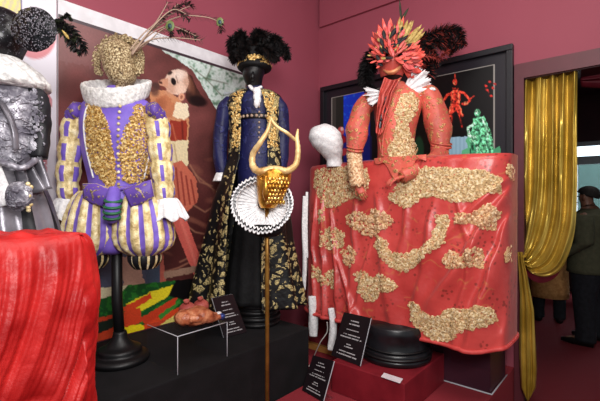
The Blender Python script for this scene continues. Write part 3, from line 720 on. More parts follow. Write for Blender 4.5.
mb.build('lace_cuff', M_lacepink, lady)
def hand(wrist, dirv, palm_n, size, mat, par, name='hand'):
    """glove hand: palm and five separate bent fingers"""
    d = V(dirv).normalized(); n = V(palm_n); n = (n-d*n.dot(d)).normalized(); sd = d.cross(n)
    mb = MB(); wrist = V(wrist)
    mb.tube(smooth_path([wrist, wrist+d*.3*size, wrist+d*.55*size], 5), [.16*size, .22*size, .2*size], 12, 0, .5)
    for k, (o, L) in enumerate(((-.16, .38), (-.055, .45), (.055, .42), (.16, .33))):
        b0 = wrist+d*.5*size+sd*o*size
        mb.tube(smooth_path([b0, b0+d*L*.45*size+n*.03*size, b0+d*L*.8*size+n*.12*size, b0+d*L*.95*size+n*.22*size], 4), [.052*size, .048*size, .042*size, .03*size], 8)
    b0 = wrist+d*.18*size-sd*.16*size
    mb.tube(smooth_path([b0, b0+d*.18*size-sd*.15*size+n*.06*size, b0+d*.36*size-sd*.17*size+n*.14*size], 4), [.06*size, .052*size, .036*size], 8)
    return mb.build(name, mat, par)
hand(P(403, 176.5, LY-.275), V((-.95, -.15, -.3)), V((0, .3, -1)), .13, M_bodice, lady)
hand(P(358, 184, LY-.13), V((.35, -.25, -.9)), V((.3, .9, 0)), .13, M_bodice, lady)
for pth_, r_ in (((P(441, 146, LY-.075)), .066), ((P(355, 150, LY-.07)), .052)):
    mb = MB(); mb.torus(pth_, r_, .009, V((.1, -.35, 1)), 30, 8); mb.torus(pth_+V((0, 0, .022)), r_*1.08, .006, V((.1, -.35, 1)), 30, 8); mb.build('sleeve_band', M_bodice, lady)
mb = MB()
for e_ in (-1, 1):
    mb.tube(smooth_path([ringfront(BR, P(x, 0, LY-.12).x, P(0, y, LY).z, .006)[0] for x, y in ((391+e_*9, 96), (388+e_*7, 110), (384+e_*4, 126), (383+e_*1.5, 140), (384, 158))], 6), .007, 8)
mb.build('front_edging', M_bodice, bod)
# shoulder knots
mb = MB(); mb.ball(P(368, 97, LY-.07), .03, .03, .034, 14, 0, None, .3); mb.build('shoulder_knot', M_bodice, lady)
# head, neck, mask
mb = MB(); mb.loft([(P(396, 92, LY), .06, .06), (P(395, 84, LY), .052, .055), (P(393, 76, LY-.02), .075, .085), (P(392, 66, LY-.02), .088, .105), (P(392, 54, LY-.01), .086, .105), (P(393, 46, LY), .06, .075), (P(393, 42, LY), .012, .014)], 32, 0, 5)
mb.build('head_form', M_feather_brown, lady)
mk = MB()
def maskf(u, v):
    th = PI*(1.03+.94*u); z = lerp(P(0, 42, LY).z, P(0, 79, LY).z, v)
    cz = 1-((v-.45)/.75)**2*.5
    nose = .018*math.exp(-((u-.42)/.09)**2)*math.exp(-((v-.62)/.25)**2); brow = .012*math.exp(-((v-.42)/.06)**2)
    eye = -.022*(math.exp(-((u-.27)/.075)**2)+math.exp(-((u-.6)/.085)**2))*math.exp(-((v-.5)/.09)**2)
    rx, ry = .098*cz+.004, .118*cz+nose+brow+eye
    return V((P(391, 0, LY).x+rx*math.cos(th), LY-.02+ry*math.sin(th), z))
mk.grid(48, 30, maskf); mask = mk.build('face_mask', M_maskred, lady, solid=.004)
for u0 in (.27, .6):
    mb = MB(); pts = [maskf(u0+.075*math.cos(t), .5+.055*math.sin(t))+V((0, -.004, 0)) for t in np.linspace(0, 2*PI, 14)]
    c0 = maskf(u0, .5)+V((0, -.004, 0)); mb.add([c0]+pts, [(0, i+1, i+2) for i in range(13)]); mb.build('eye_opening', M_black, mask)
mb = MB(); mb.tube(smooth_path([maskf(.18, .86)+V((0, -.006, 0)), maskf(.3, .95)+V((0, -.008, 0)), maskf(.45, .96)+V((0, -.010, 0)), maskf(.6, .87)+V((0, -.008, 0)), maskf(.7, .74)+V((0, -.006, 0))], 6), [.008, .022, .027, .021, .007], 10, 0, .6)
mb.build('gilded_chin', M_lip, mask)
# radiating mask feathers
def fan(cx, cy, a0, a1, n, r0, r1, w, mat, name, dy=0, jit=.1, curl=.1, par=None, ex=0):
    for i in range(n):
        t = i/max(1, n-1); an = math.radians(lerp(a0, a1, t)+rng.uniform(-4, 4)); L = r1*rng.uniform(1-jit, 1+jit)
        b0 = P(cx+r0*math.cos(an), cy-r0*math.sin(an), LY-.13+dy); tp = P(cx+ex+L*math.cos(an), cy-L*math.sin(an), LY-.07+dy+rng.uniform(-.03, .03))
        mb = MB(); mb.blade(b0, tp, w*rng.uniform(.85, 1.15), V((0, -1, .2)), curl); mb.build(name, mat, par or mask, solid=.0015)
def fanv(cx, cy, arms, w, mat, name, dy):
    for an, r0, r1 in arms:
        an = math.radians(an+rng.uniform(-3, 3)); r1 *= rng.uniform(.93, 1.07)
        mb = MB(); mb.blade(P(cx+r0*math.cos(an), cy-r0*math.sin(an), LY-.14+dy), P(cx+r1*math.cos(an), cy-r1*math.sin(an), LY-.07+dy+rng.uniform(-.03, .03)), w*rng.uniform(.85, 1.2), V((0, -1, .2)), .12)
        mb.build(name, mat, mask, solid=.0015)
fanv(394, 58, [(a_, 9, lerp(42, 17, abs(a_-92)/100)) for a_ in range(20, 196, 11)], .05, M_feather_red, 'red_feather', .03)
fanv(396, 60, [(a_, 12, 28-abs(a_-5)*.05) for a_ in range(-48, 60, 9)], .072, M_feather_red, 'red_feather', .02)
fanv(393, 57, [(a_, 8, lerp(35, 14, abs(a_-100)/80)) for a_ in range(84, 180, 12)], .045, M_feather_pink, 'coral_feather', .0)
fanv(397, 56, [(a_, 12, 35) for a_ in range(38, 92, 6)], .036, M_feather_gold, 'olive_feather', -.005)
fanv(395, 55, [(a_, 6, lerp(19, 13, abs(a_-95)/60)) for a_ in range(44, 160, 14)], .04, M_feather_red, 'red_feather', -.03)
fanv(397, 60, [(a_, 8, 20) for a_ in range(-40, 48, 12)], .055, M_feather_pink, 'coral_feather', -.03)
fanv(390, 58, [(a_, 7, 15) for a_ in range(150, 215, 14)], .03, M_feather_red, 'red_feather', -.03)
for (x0, y0, x1, y1) in ((390, 38, 396, 28), (393, 47, 408, 36), (397, 51, 412, 44), (391, 45, 402, 38), (383, 54, 380, 46), (385, 40, 383, 30), (381, 62, 376, 55), (384, 47, 380, 38), (383, 66, 378, 62)):
    mb = MB(); mb.blade(P(x0, y0, LY-.17), P(x1, y1, LY-.165), .034, V((0, -1, .1)), .12); mb.build('black_feather', M_feather_black, mask, solid=.0015)
for k in range(98):
    an = math.radians(rng.uniform(-30, 205)); r0 = rng.uniform(6, 22) if k < 76 else rng.uniform(0, 7); L = rng.uniform(5, 11)
    x0, y0 = 393+r0*math.cos(an), 58-r0*math.sin(an)*1.15
    if 386 < x0 < 400 and y0 > 66: continue
    mb = MB(); mb.blade(P(x0, y0, LY-.195+.0028*r0), P(x0+L*math.cos(an+rng.uniform(-.5, .5)), y0-L*math.sin(an+rng.uniform(-.5, .5)), LY-.20+.003*r0), rng.uniform(.014, .028), V((0, -1, .1)), rng.uniform(0, .3))
    mb.build('small_feather', (M_feather_red, M_feather_pink, M_feather_black, M_feather_red, M_maskred, M_feather_gold, M_feather_brown_red)[k % 7], mask, solid=.001)
mb = MB(); mb.blade(P(402, 25, LY-.05), P(399, 1, LY-.02), .02, V((0, -1, 0)), .1); mb.blade(P(398, 26, LY-.05), P(408, 9, LY-.02), .026, V((0, -1, 0)), .1); mb.build('crest_feather', M_feather_green, mask, solid=.0015)
# black plumes
def plumes(paths, w, nb, mats, name, par, Y0, thick=.005, droop=.3, seed=1, m2=None):
    for k, pa in enumerate(paths):
        mb = MB(); mb.plume([P(x, y, Y0+dy) for x, y, dy in pa], w if not hasattr(w, '__len__') else w[k], nb, thick, droop, 0, seed*31+k, True, m2); mb.build(name, mats, par)
plumes([[(380, 48, .1), (370, 54, .08), (364, 70, .06), (368, 90, .05)], [(378, 56, .1), (368, 66, .06), (366, 82, .04), (376, 94, .03)], [(376, 60, .1), (364, 66, .1), (362, 84, .1)], [(380, 52, .06), (371, 60, .04), (366, 76, .02), (372, 92, .0)], [(378, 66, .06), (370, 74, .04), (369, 86, .02), (378, 94, .0)]], .06, 800, M_feather_black, 'black_plume', lady, LY, .0022, .35, 2)
plumes([[(412, 44, .12), (428, 36, .1), (444, 30, .06), (458, 32, .03), (463, 44, .0)], [(412, 50, .12), (430, 44, .1), (448, 40, .06), (458, 46, .02)],
        [(414, 54, .1), (424, 58, .08), (430, 72, .06), (428, 88, .05)], [(412, 46, .1), (420, 44, .08), (432, 52, .06), (436, 66, .05)], [(414, 40, .12), (430, 38, .12), (446, 46, .1), (452, 52, .1)]],
       [.075, .07, .06, .06, .06], 1000, [M_feather_black, M_feather_brown_red], 'black_plume', lady, LY, .0022, .35, 3, 1)
plumes([[(412, 60, .02), (426, 56, .0), (440, 58, .0), (448, 50, .0)], [(410, 70, .02), (422, 66, .0), (428, 80, .0)]], .05, 90, M_feather_brown_red, 'red_plume', lady, LY, .003, .4, 5)
# scarf, collar
mb = MB()
def scarf(u, v):
    px = interp([0, .25, .6, 1], [393, 387, 383, 379], v)+(u-.5)*interp([0, .2, .5, 1], [17, 15, 13, 7], v); py = lerp(77, 132, v)+3*math.sin(u*PI)
    return P(px, py, LY-.125-.025*math.sin(PI*min(1, v*1.4))-.016*math.sin(u*2*PI*3.5+v*5+fbm(u*3, v*4)*2)-.02*math.sin(u*PI))
mb.grid(50, 50, scarf); mb.build('neck_scarf', M_maskred, lady, solid=.004)
for x, y, w_ in ((385, 104, .026), (381, 120, .022)):
    mb = MB(); p = P(x, y, LY-.165)
    mb.blade(p, p+V((.012, 0, .055)), w_, V((0, -1, 0))); mb.blade(p, p+V((-.008, 0, -.06)), w_*1.2, V((0, -1, 0))); mb.ball(p, .01); mb.build('black_ribbon', M_blacksatin, lady, solid=.002)
def frill(cx, cy, Y0, a0, a1, r0, r1, n, name, mat, par, tilt=.3, amp=.012, nu=90):
    mb = MB(); c = P(cx, cy, Y0)
    def fn(u, v):
        an = math.radians(lerp(a0, a1, u)); r = lerp(r0, r1*(1+.28*noise.noise(V((u*9, cx, 2)))+.12*noise.noise(V((u*31, cx, 5)))), v)
        return c+V((r*math.cos(an), -tilt*r+amp*v*math.sin(u*n*2*PI), r*math.sin(an)))
    mb.grid(nu, 8, fn); return mb.build(name, mat, par, solid=.003)
frill(402, 93, LY-.03, -12, 70, .05, .20, 4, 'collar_frill', M_white, lady, .25, .02)
frill(388, 93, LY-.05, 172, 222, .06, .17, 4, 'collar_frill', M_white, lady, .4, .02)
# white tapes hanging at the left end of the gown
for (pts, r) in (([(304.5, 196), (303.5, 230), (305, 262), (304, 290)], .016), ([(307, 192), (306, 225), (307, 258)], .012), ([(312, 296), (313, 318), (314, 336)], .034), ([(331, 308), (333, 330), (331, 350)], .026)):
    mb = MB(); mb.tube(smooth_path([P(x, y, 3.12 if x < 325 else 2.98) for x, y in pts], 10), [r*.8, r, r*1.1, r*.9], 14, 0, .7, True, ripple=lambda u, v: .10*noise.noise(V((u*5, v*14, r*90)))+.14*math.sin(u*2*PI*3+v*5))
    mb.build('petticoat_tape', M_white, lady)
# stand
mb = MB(); mb.loft([(P(395, 355, 2.72)*1+V((0, 0, BZ+.004-P(395, 355, 2.72).z)), .235, .235)]+[(V((P(395, 355, 2.72).x, 2.72, BZ+z)), r, r) for z, r in ((.03, .24), (.045, .225), (.055, .235), (.075, .23), (.085, .215), (.14, .205), (.19, .21), (.23, .2))], 56, 0, 3)
mb.build('drum_base', M_blacksatin, lady)
mb = MB(); mb.torus(V((P(395, 355, 2.72).x, 2.72, BZ+.05)), .235, .009, V((0, 0, 1)), 60, 8); mb.torus(V((P(395, 355, 2.72).x, 2.72, BZ+.09)), .222, .006, V((0, 0, 1)), 60, 8); mb.build('drum_ring', M_black, lady)
mb = MB(); mb.tube([V((P(395, 0, 2.72).x, 2.72, BZ+.2)), P(398, 165, LY)], .03, 12); mb.build('stand_pole', M_black, lady)

# ------------------------------------------------------------------ white wrapped head beside her
wh = thing('wrapped_head', P(331, 165, 3.08), 'white cloth wrapped head form at the left end of the red gown', 'head form')
mb = MB(); mb.loft([(P(335, 167, 3.08), .062, .06), (P(334, 160, 3.08), .06, .06), (P(331, 153, 3.06), .085, .085), (P(327, 144, 3.05), .118, .11), (P(325, 135, 3.05), .120, .115), (P(324, 128, 3.06), .085, .085), (P(325, 124, 3.07), .015, .015)], 44, 0, 6, ripple=lambda u, v: .055*abs(math.sin(v*17+3*math.sin(u*2*PI+1)))+.03*abs(math.sin(v*27-5*math.sin(u*2*PI+2)))-.03)
mb.build('cloth_wrap', M_white, wh)

# ------------------------------------------------------------------ violet costume
MY = 2.2
mn = thing('costumed_mannequin', P(120, 360, MY), 'mannequin in violet doublet and gold striped trunk hose with peacock feathers', 'mannequin')
base = P(120, 360, MY); bx_, bz_ = base.x, PZ+.002
mb = MB(); mb.loft([(V((bx_, MY, bz_+z)), r, r) for z, r in ((0, .150), (.02, .155), (.035, .14), (.045, .115), (.07, .11), (.085, .075), (.12, .045), (.16, .033))], 40, 0, 3); mb.build('stand_base', M_black, mn)
mb = MB(); mb.tube([V((bx_, MY, bz_+.1)), P(117, 300, MY), P(117, 225, MY)], .028, 14); mb.build('stand_pole', M_black, mn)
TR = [(P(117, 200, MY), .155, .13), (P(117, 190, MY), .145, .125), (P(117, 178, MY), .150, .125), (P(117, 150, MY), .185, .14), (P(117, 125, MY), .198, .14), (P(117, 110, MY), .195, .125), (P(117, 101, MY), .165, .10), (P(118, 96, MY), .09, .075), (P(119, 88, MY), .06, .06)]
mb = MB(); mb.loft(TR, 48, 0, 5); dbl = mb.build('doublet', M_purple, mn)
pl = [(86, 101), (98, 99), (103, 112), (110, 124), (113, 140), (116, 160), (116, 180), (112, 190), (100, 178), (91, 168), (87, 150), (85, 125)]
pr_ = [(133, 104), (148, 101), (152, 112), (151, 140), (147, 166), (140, 178), (128, 184), (122, 180), (120, 160), (122, 140), (126, 126), (131, 116)]
for poly in (pl, pr_):
    mb = MB()
    for sp, r0, r1, off in ((1.8, .004, .007, .002),):
        for (x, y) in stroke_pts(poly, sp, .4):
            q = P(x, y, MY-.12); p, n = ringfront(TR, q.x, q.z, off); mb.rosette(p, rng.uniform(r0, r1), n+V((rng.uniform(-.5, .5), 0, rng.uniform(-.5, .5))))
    for (x, y) in stroke_pts(poly, 2.6, .5):
        q = P(x, y, MY-.12); p, n = ringfront(TR, q.x, q.z, .006); coil(mb, p, rng.uniform(.005, .011), (n+V((rng.uniform(-.6, .6), 0, rng.uniform(-.6, .6)))).normalized(), .0018, 0)
    mb.build('gold_front_panel', M_goldrelief, dbl)
for i in range(14):
    mb = MB(); q = P(119.5-.15*i, 106+i*6, MY-.13); p, n = ringfront(TR, q.x, q.z, .006); mb.ball(p, .0085, .0085, .0085, 8); mb.build('button', M_goldsilk, dbl)
mb = MB(); mb.loft([(P(121, 92, MY), .05, .055), (P(122.5, 87, MY-.02), .034, .05), (P(122, 81, MY-.02), .060, .08), (P(121, 73, MY-.01), .080, .10), (P(120, 63, MY), .090, .112), (P(119.5, 54, MY), .088, .11), (P(119.5, 47, MY), .068, .085), (P(120, 42, MY), .03, .04), (P(120, 41, MY), .006, .006)], 36, 0, 5)
HR = [(P(122.5, 87, MY-.02), .034, .05), (P(122, 81, MY-.02), .060, .08), (P(121, 73, MY-.01), .080, .10), (P(120, 63, MY), .090, .112), (P(119.5, 54, MY), .088, .11), (P(119.5, 47, MY), .068, .085), (P(120, 42, MY), .03, .04)]
hd = mb.build('head_form', M_headgold, mn)
mb = MB()
for i in range(1100):
    q = P(rng.uniform(104, 137), rng.uniform(43, 87), MY-.1); rx_h = interp(sorted(r[0].z for r in HR), [r[1] for r in sorted(HR, key=lambda r: r[0].z)], q.z)
    if abs(q.x-P(120.5, 0, MY).x) > rx_h: continue
    p, n = ringfront(HR, q.x, q.z, .0); mb.rosette(p, rng.uniform(.003, .0065), n+V((rng.uniform(-.4, .4), 0, rng.uniform(-.4, .4))))
nz_ = [ringfront(HR, P(x, 0, MY-.1).x, P(0, y, MY-.1).z, .002)[0] for x, y in ((121, 58), (121.5, 66), (122, 71), (121.5, 73))]
mb.tube(smooth_path([nz_[0], nz_[1]+V((0, -.008, 0)), nz_[2]+V((0, -.022, 0)), nz_[3]], 5), [.005, .008, .010, .006], 10)
mb.build('gold_mesh_mask', M_headgold, hd)
for ex_ in ():
    mb = MB(); p, n = ringfront(HR, P(ex_, 0, MY-.1).x, P(0, 63, MY-.1).z, .004); mb.ball(p, .014, .004, .007, 12); mb.build('eye_opening', M_feather_brown, hd)
mb = MB(); arc = [P(120, 62, MY+.03)+V((math.cos(t)*.124, 0, math.sin(t)*.132)) for t in [math.radians(-28+243*k/39) for k in range(40)]]
mb.tube(arc, [.010, .018, .020, .020, .018, .010], 12, 0, .7)
for p in arc:
    for k in range(5): mb.rosette(p+V((rng.uniform(-.02, .02), -.02, rng.uniform(-.02, .02))), rng.uniform(.004, .009), V((rng.uniform(-.4, .4), -1, rng.uniform(-.4, .4))))
mb.ball(P(138, 66, MY+.01), .034, .02, .05, 14, 0, None, .2)
for k in range(60): mb.rosette(P(138, 66, MY-.012)+V((rng.uniform(-.028, .028), rng.uniform(0, .006), rng.uniform(-.042, .042))), rng.uniform(.004, .008), V((.2, -1, 0)))
mb.build('headdress_rim', M_headgold, hd)
# collar
def collar(u, v):
    th = u*2*PI; q = v*2*PI
    cz = P(0, 92.5, MY).z+.066*math.sin(th)+.0015*math.sin(u*140)+.012*math.cos(th)**2
    Rx, Ry = .158, .135
    rr = .018+.0015*math.sin(u*200); hh = .050
    cq = math.copysign(abs(math.cos(q))**.6, math.cos(q)); sq = math.copysign(abs(math.sin(q))**.6, math.sin(q))
    return V((P(117, 0, MY).x+(Rx+rr*cq+.012*sq)*math.cos(th), MY+(Ry+rr*cq+.012*sq)*math.sin(th), cz+hh*sq))
mb = MB(); mb.grid(150, 16, collar, True); mb.build('ruff_collar', M_fur, mn)
# sleeves: slashed panes, bands, wings, lace cuffs
for side, path in ((-1, [(81, 110), (75, 124), (71, 150), (68, 178), (69, 200)]), (1, [(152, 110), (157, 124), (160, 150), (163, 178), (165, 200)])):
    pth = smooth_path([P(x, y, MY-.01-.02*(y-112)/90) for x, y in path], 12)
    mb = MB(); mb.tube(pth, [.042, .058, .058, .056, .052, .044], 40, lambda u, v: 1 if (int(u*10+.3*(side)) % 2 == 0 and (u*10+.3*side) % 1 < .62 and (v*5) % 1 > .25) else 0, 1, True,
            ripple=lambda u, v: .10*abs(math.sin(u*PI*10))+.20*abs(math.sin(v*PI*5))-.10+.03*math.sin(v*80+u*30))
    sl = mb.build('sleeve', [M_goldsilk, M_purple], mn)
    mb = MB(); x = 76 if side < 0 else 155
    for k in range(5):
        mb.ball(P(x+side*(k-2)*2.2, 108+abs(k-2)*1.5+k*1.2, MY-.03-.015*(2-abs(k-2))), .03, .045, .045, 12, 0, None, .15)
    mb.build('shoulder_wing', M_purplebroc, sl)
    mb = MB(); c = P(67 if side < 0 else 167, 198, MY-.03)
    def cf(u, v, c=c, side=side):
        th = u*2*PI; r = lerp(.05, .098, v**.7)*(1+.09*math.sin(u*2*PI*12)*v); return c+V((r*math.cos(th)+side*.012*v, r*.8*math.sin(th), -.115*v+.012*math.sin(u*2*PI*7)*v))
    mb.grid(120, 10, cf, True); mb.build('lace_cuff', M_white, sl, solid=.003)
# trunk hose with gores
for side, cx in ((-1, 94), (1, 143)):
    mb = MB(); prof = [(191, .075, .09), (197, .105, .11), (208, .130, .13), (222, .148, .145), (236, .156, .150), (246, .140, .135), (252, .100, .10), (256, .055, .06)]
    mb.loft([(P(cx+side*(-(222-y)*.06), y, MY-.01), rx, ry) for y, rx, ry in prof], 112, lambda u, v: 1 if (u*14) % 1 < .35 else 0, 5, True, ripple=lambda u, v: .075*abs(math.sin(PI*(((u*14) % 1)-.30)/.70))*(1 if (u*14) % 1 > .30 else -.3)+.012*math.sin(v*60+u*90))
    mb.build('trunk_hose', [M_goldsilk, M_purple], mn)
    mb = MB(); mb.loft([(P(cx+side*2, 249, MY), .07, .075), (P(cx+side*2, 255, MY), .085, .09), (P(cx+side*2, 262, MY), .08, .085), (P(cx+side*2, 268, MY), .055, .06)], 48, lambda u, v: 1 if (u*12) % 1 < .3 else 0, 4, True, ripple=lambda u, v: .06*abs(math.sin(u*PI*12)))
    mb.build('knee_band', [M_greydark, M_goldsilk], mn)
mb = MB(); mb.loft([(P(116, 200, MY), .07, .10), (P(116, 225, MY), .085, .11), (P(114, 248, MY), .075, .10), (P(114, 254, MY), .03, .04)], 32, 0, 4); mb.build('breeches_seat', M_purple, mn)
mb = MB(); cp = smooth_path([P(114, 190, MY-.13), P(113, 202, MY-.175), P(112, 213, MY-.175), P(112, 220, MY-.15)], 8); mb.tube(cp, [.03, .036, .036, .026], 16); cpo = mb.build('codpiece', M_purple, mn)
for i, t in enumerate((.3, .48, .66, .86)):
    mb = MB(); p = cp[int(t*(len(cp)-1))]; mb.torus(p, .037, .008, V((.1, -.25, 1)), 22, 8); mb.build('green_cord', M_green, cpo)
for poly in ([(83, 184), (96, 184), (112, 190), (108, 198), (103, 206), (92, 203), (84, 198)], [(124, 190), (138, 184), (151, 180), (154, 196), (142, 203), (131, 207), (128, 200)]):
    mb = MB(); cxm = sum(p[0] for p in poly)/len(poly); cym = sum(p[1] for p in poly)/len(poly)
    ring = [P(x, y, MY-.155+.03*abs(x-117)/35) for x, y in poly]; c0 = P(cxm, cym, MY-.165)
    vs = [c0]; fs = []
    for k in range(1, 7): vs += [c0.lerp(r, k/6) for r in ring]
    n = len(ring)
    for i in range(n): fs.append((0, 1+i, 1+(i+1) % n))
    for k in range(5):
        for i in range(n): fs.append((1+k*n+i, 1+(k+1)*n+i, 1+(k+1)*n+(i+1) % n, 1+k*n+(i+1) % n))
    mb.add(vs, fs); tb = mb.build('peplum_tab', M_purplebroc, mn, solid=.012)
    e = MB(); e.tube(ring+[ring[0]], .004, 6); e.build('tab_piping', M_goldsilk, tb)
for e_ in (-1, 1):
    ed = MB(); ed.tube(smooth_path([ringfront(TR, P(117+e_*x, 0, MY-.1).x, P(0, y, MY-.1).z, .006)[0] for x, y in ((26, 100), (30, 112), (31.5, 126), (30, 142), (26.5, 160), (22, 178))], 6), .005, 8); ed.build('silver_edging', M_white, dbl)
mb = MB(); wv = [V((P(117, 0, MY).x+.155*math.cos(t), MY+.135*math.sin(t), P(0, 186, MY).z-.02*abs(math.sin(t)))) for t in np.linspace(0, 2*PI, 40)]
mb.tube(wv, .012, 8); mb.build('waist_cord', M_purplebroc, mn)
# peacock feathers of the headdress
def peacock(pts, eye, Ydy, seed, er=.024):
    mb = MB(); path = smooth_path([P(x, y, MY+dy) for (x, y, dy) in pts], 10); mb.tube(path, [.0045, .003, .0015], 6); 
    o = mb.build('peacock_feather', [M_quill], hd)
    b = MB(); n = len(path)
    r2 = random.Random(seed)
    for i in range(int(n*.45), n):
        T = (path[min(i+1, n-1)]-path[max(0, i-1)]).normalized()
        for s_ in (-1, 1, 1, -1):
            sd = T.cross(V((0, -1, 0))).normalized()*s_; L = .03*r2.uniform(.5, 1.2)*(.3+(i/n))
            p = path[i]+T*r2.uniform(-.01, .01); q = p+(sd*.8+T*.8).normalized()*L+V((0, 0, -.006)); w_ = V((0, 0, .0012)); b.add([p-w_, p+w_, q+w_*.3, q-w_*.3], [(0, 1, 2, 3)])
    b.build('barbs', M_feather_green if seed % 2 else M_feather_brown, o)
    if eye:
        e = MB(); c = path[-1]; e.ball(c, er, .004, er*1.25, 16); e.build('feather_eye', M_eye_green, o)
        e = MB(); e.ball(c+V((0, -.004, -.002)), er*.5, .004, er*.6, 14); e.build('eye_spot', M_eye_blue, o)
        e = MB(); e.plume([c, c+V((.004, 0, -.03)), c+V((.008, 0, -.055))], .035, 40, .002, .3, 0, seed); e.build('eye_fringe', M_feather_brown, o)
peacock([(131, 54, -.03), (146, 44, -.05), (160, 31, -.06), (170, 26, -.07)], True, 0, 1)
peacock([(131, 55, -.03), (150, 32, -.03), (178, 17, -.03), (205, 17, -.04), (220, 22, -.05)], True, 0, 2, .020)
for k, pts in enumerate(([(130, 53), (146, 36), (160, 20), (178, 4)], [(131, 53), (150, 32), (168, 16), (190, 6)], [(132, 54), (148, 36), (170, 26), (196, 36)], [(130, 50), (143, 34), (156, 22), (168, 2)], [(131, 54), (150, 40), (176, 38), (200, 40)], [(132, 55), (152, 28), (172, 10), (186, 14)])):
    peacock([(x, y, -.03-.01*k) for x, y in pts], False, 0, 11+k)
plumes([[(160, 20, -.05), (172, 10, -.05), (182, 14, -.05), (190, 20, -.05)], [(176, 30, -.04), (186, 33, -.04), (197, 37, -.04)], [(172, 12, -.04), (184, 4, -.04), (192, 6, -.04)]], .035, 60, M_feather_brown, 'feather_tuft', hd, MY, .0025, .3, 8)

# ------------------------------------------------------------------ navy and black costume
NY = 2.9
nv = thing('costumed_mannequin', P(257, 322, NY), 'mannequin in navy doublet and black gold brocade coat with a black plumed hat', 'mannequin')
nbx = P(257, 0, NY).x
mb = MB(); zz = PZ+.002
mb.loft([(V((nbx, NY, zz+z)), r, r) for z, r in ((0, .165), (.02, .17), (.032, .155), (.04, .168), (.062, .17), (.075, .15), (.083, .162), (.105, .165), (.118, .145), (.126, .155), (.15, .155), (.165, .12), (.2, .05))], 44, 0, 3); mb.build('stand_base', M_black, nv)
mb = MB(); mb.tube([V((nbx, NY, zz+.15)), P(257, 180, NY)], .03, 12); mb.build('stand_pole', M_black, nv)
NR = [(P(258, 196, NY), .14, .13), (P(258, 175, NY), .15, .135), (P(258, 150, NY), .15, .13), (P(258, 132, NY), .132, .115), (P(257, 118, NY), .128, .112), (P(256, 105, NY), .16, .12), (P(255, 97, NY), .17, .105), (P(255, 92, NY), .09, .07), (P(255, 86, NY), .055, .055)]
mb = MB(); mb.loft(NR, 44, 0, 5); nd = mb.build('doublet', M_navy, nv)
for i in range(11):
    q = P(259, 101+i*5.2, NY-.13); p, n = ringfront(NR, q.x, q.z, .004); mb = MB(); mb.ball(p, .008, .008, .008, 8); mb.build('button', M_quill, nd)
mb = MB(); mb.loft([(P(258, 121.5, NY), .134, .118), (P(258, 121, NY), .138, .122), (P(258, 117, NY), .138, .122), (P(258, 116.5, NY), .132, .116)], 40, 0, 1)
blt = mb.build('belt', M_black, nv)
for i in range(9):
    t = math.radians(215+i*14); c = P(258, 119, NY); mb = MB(); mb.ball(V((c.x+.139*math.cos(t), NY+.123*math.sin(t), c.z)), .011, .008, .011, 8); mb.build('stud', M_quill, blt)
mb = MB(); mb.loft([(P(255, 95, NY), .05, .05), (P(255, 90, NY), .048, .05), (P(254, 85, NY-.01), .055, .065), (P(253, 77, NY-.02), .072, .09), (P(254, 70, NY-.01), .078, .095), (P(254, 63, NY), .07, .085), (P(254, 58, NY), .02, .02)], 30, 0, 5)
mb.tube([P(253, 72, NY-.11), P(252.5, 77, NY-.125), P(253, 80, NY-.105)], [.008, .016, .012], 10)
mb.build('head_form', M_black, nv)
# hat: band, brim, plumes
mb = MB(); mb.loft([(P(254.5, 71, NY), .098, .11), (P(254.5, 69, NY), .122, .13), (P(254.5, 66, NY), .118, .125), (P(254.5, 62, NY), .092, .1), (P(254.5, 56, NY), .088, .095), (P(254.5, 50, NY), .07, .08)], 36, 0, 3)
hat = mb.build('hat', M_blackvelvet, nv)
mb = MB()
for k in range(120):
    t = rng.uniform(PI*.95, 2.05*PI); z = rng.uniform(61, 69); c = P(254.5, z, NY); r = .1+.022*((z-61)/8); d = V((math.cos(t), math.sin(t), .1)); mb.rosette(c+d*r*1.02, rng.uniform(.006, .012), d)
mb.build('hat_band', M_goldrelief, hat)
plumes([[(250, 60, 0), (240, 48, -.02), (232, 40, -.03), (231, 52, -.05)], [(252, 58, -.02), (246, 42, -.05), (240, 34, -.06), (236, 42, -.1)], [(255, 58, -.02), (254, 42, -.06), (258, 33, -.06), (266, 38, -.1)], [(257, 58, 0), (266, 44, -.03), (275, 38, -.03), (282, 46, -.06)],
        [(258, 60, 0), (272, 54, -.02), (284, 48, -.02), (287, 58, -.05)], [(254, 56, .05), (250, 42, .05), (262, 34, .03), (278, 40, .0)], [(248, 58, .02), (238, 56, -.02), (232, 58, -.04)], [(256, 56, -.06), (262, 48, -.1), (270, 52, -.12), (276, 60, -.12)], [(252, 56, -.06), (244, 50, -.1), (240, 56, -.12)]],
       .06, 1100, [M_feather_black, M_feather_brown], 'black_plume', hat, NY, .0022, .4, 9, 1)
mb = MB()
for x, y, d, r in ((238, 50, -.02, .055), (247, 45, -.03, .06), (257, 43, -.02, .06), (268, 46, -.02, .06), (278, 51, -.02, .05), (255, 52, .0, .08)): mb.ball(P(x, y, NY+d+.03), r, r, r*.8, 14, 0, None, .4)
mb.build('plume_core', M_feather_black, hat)
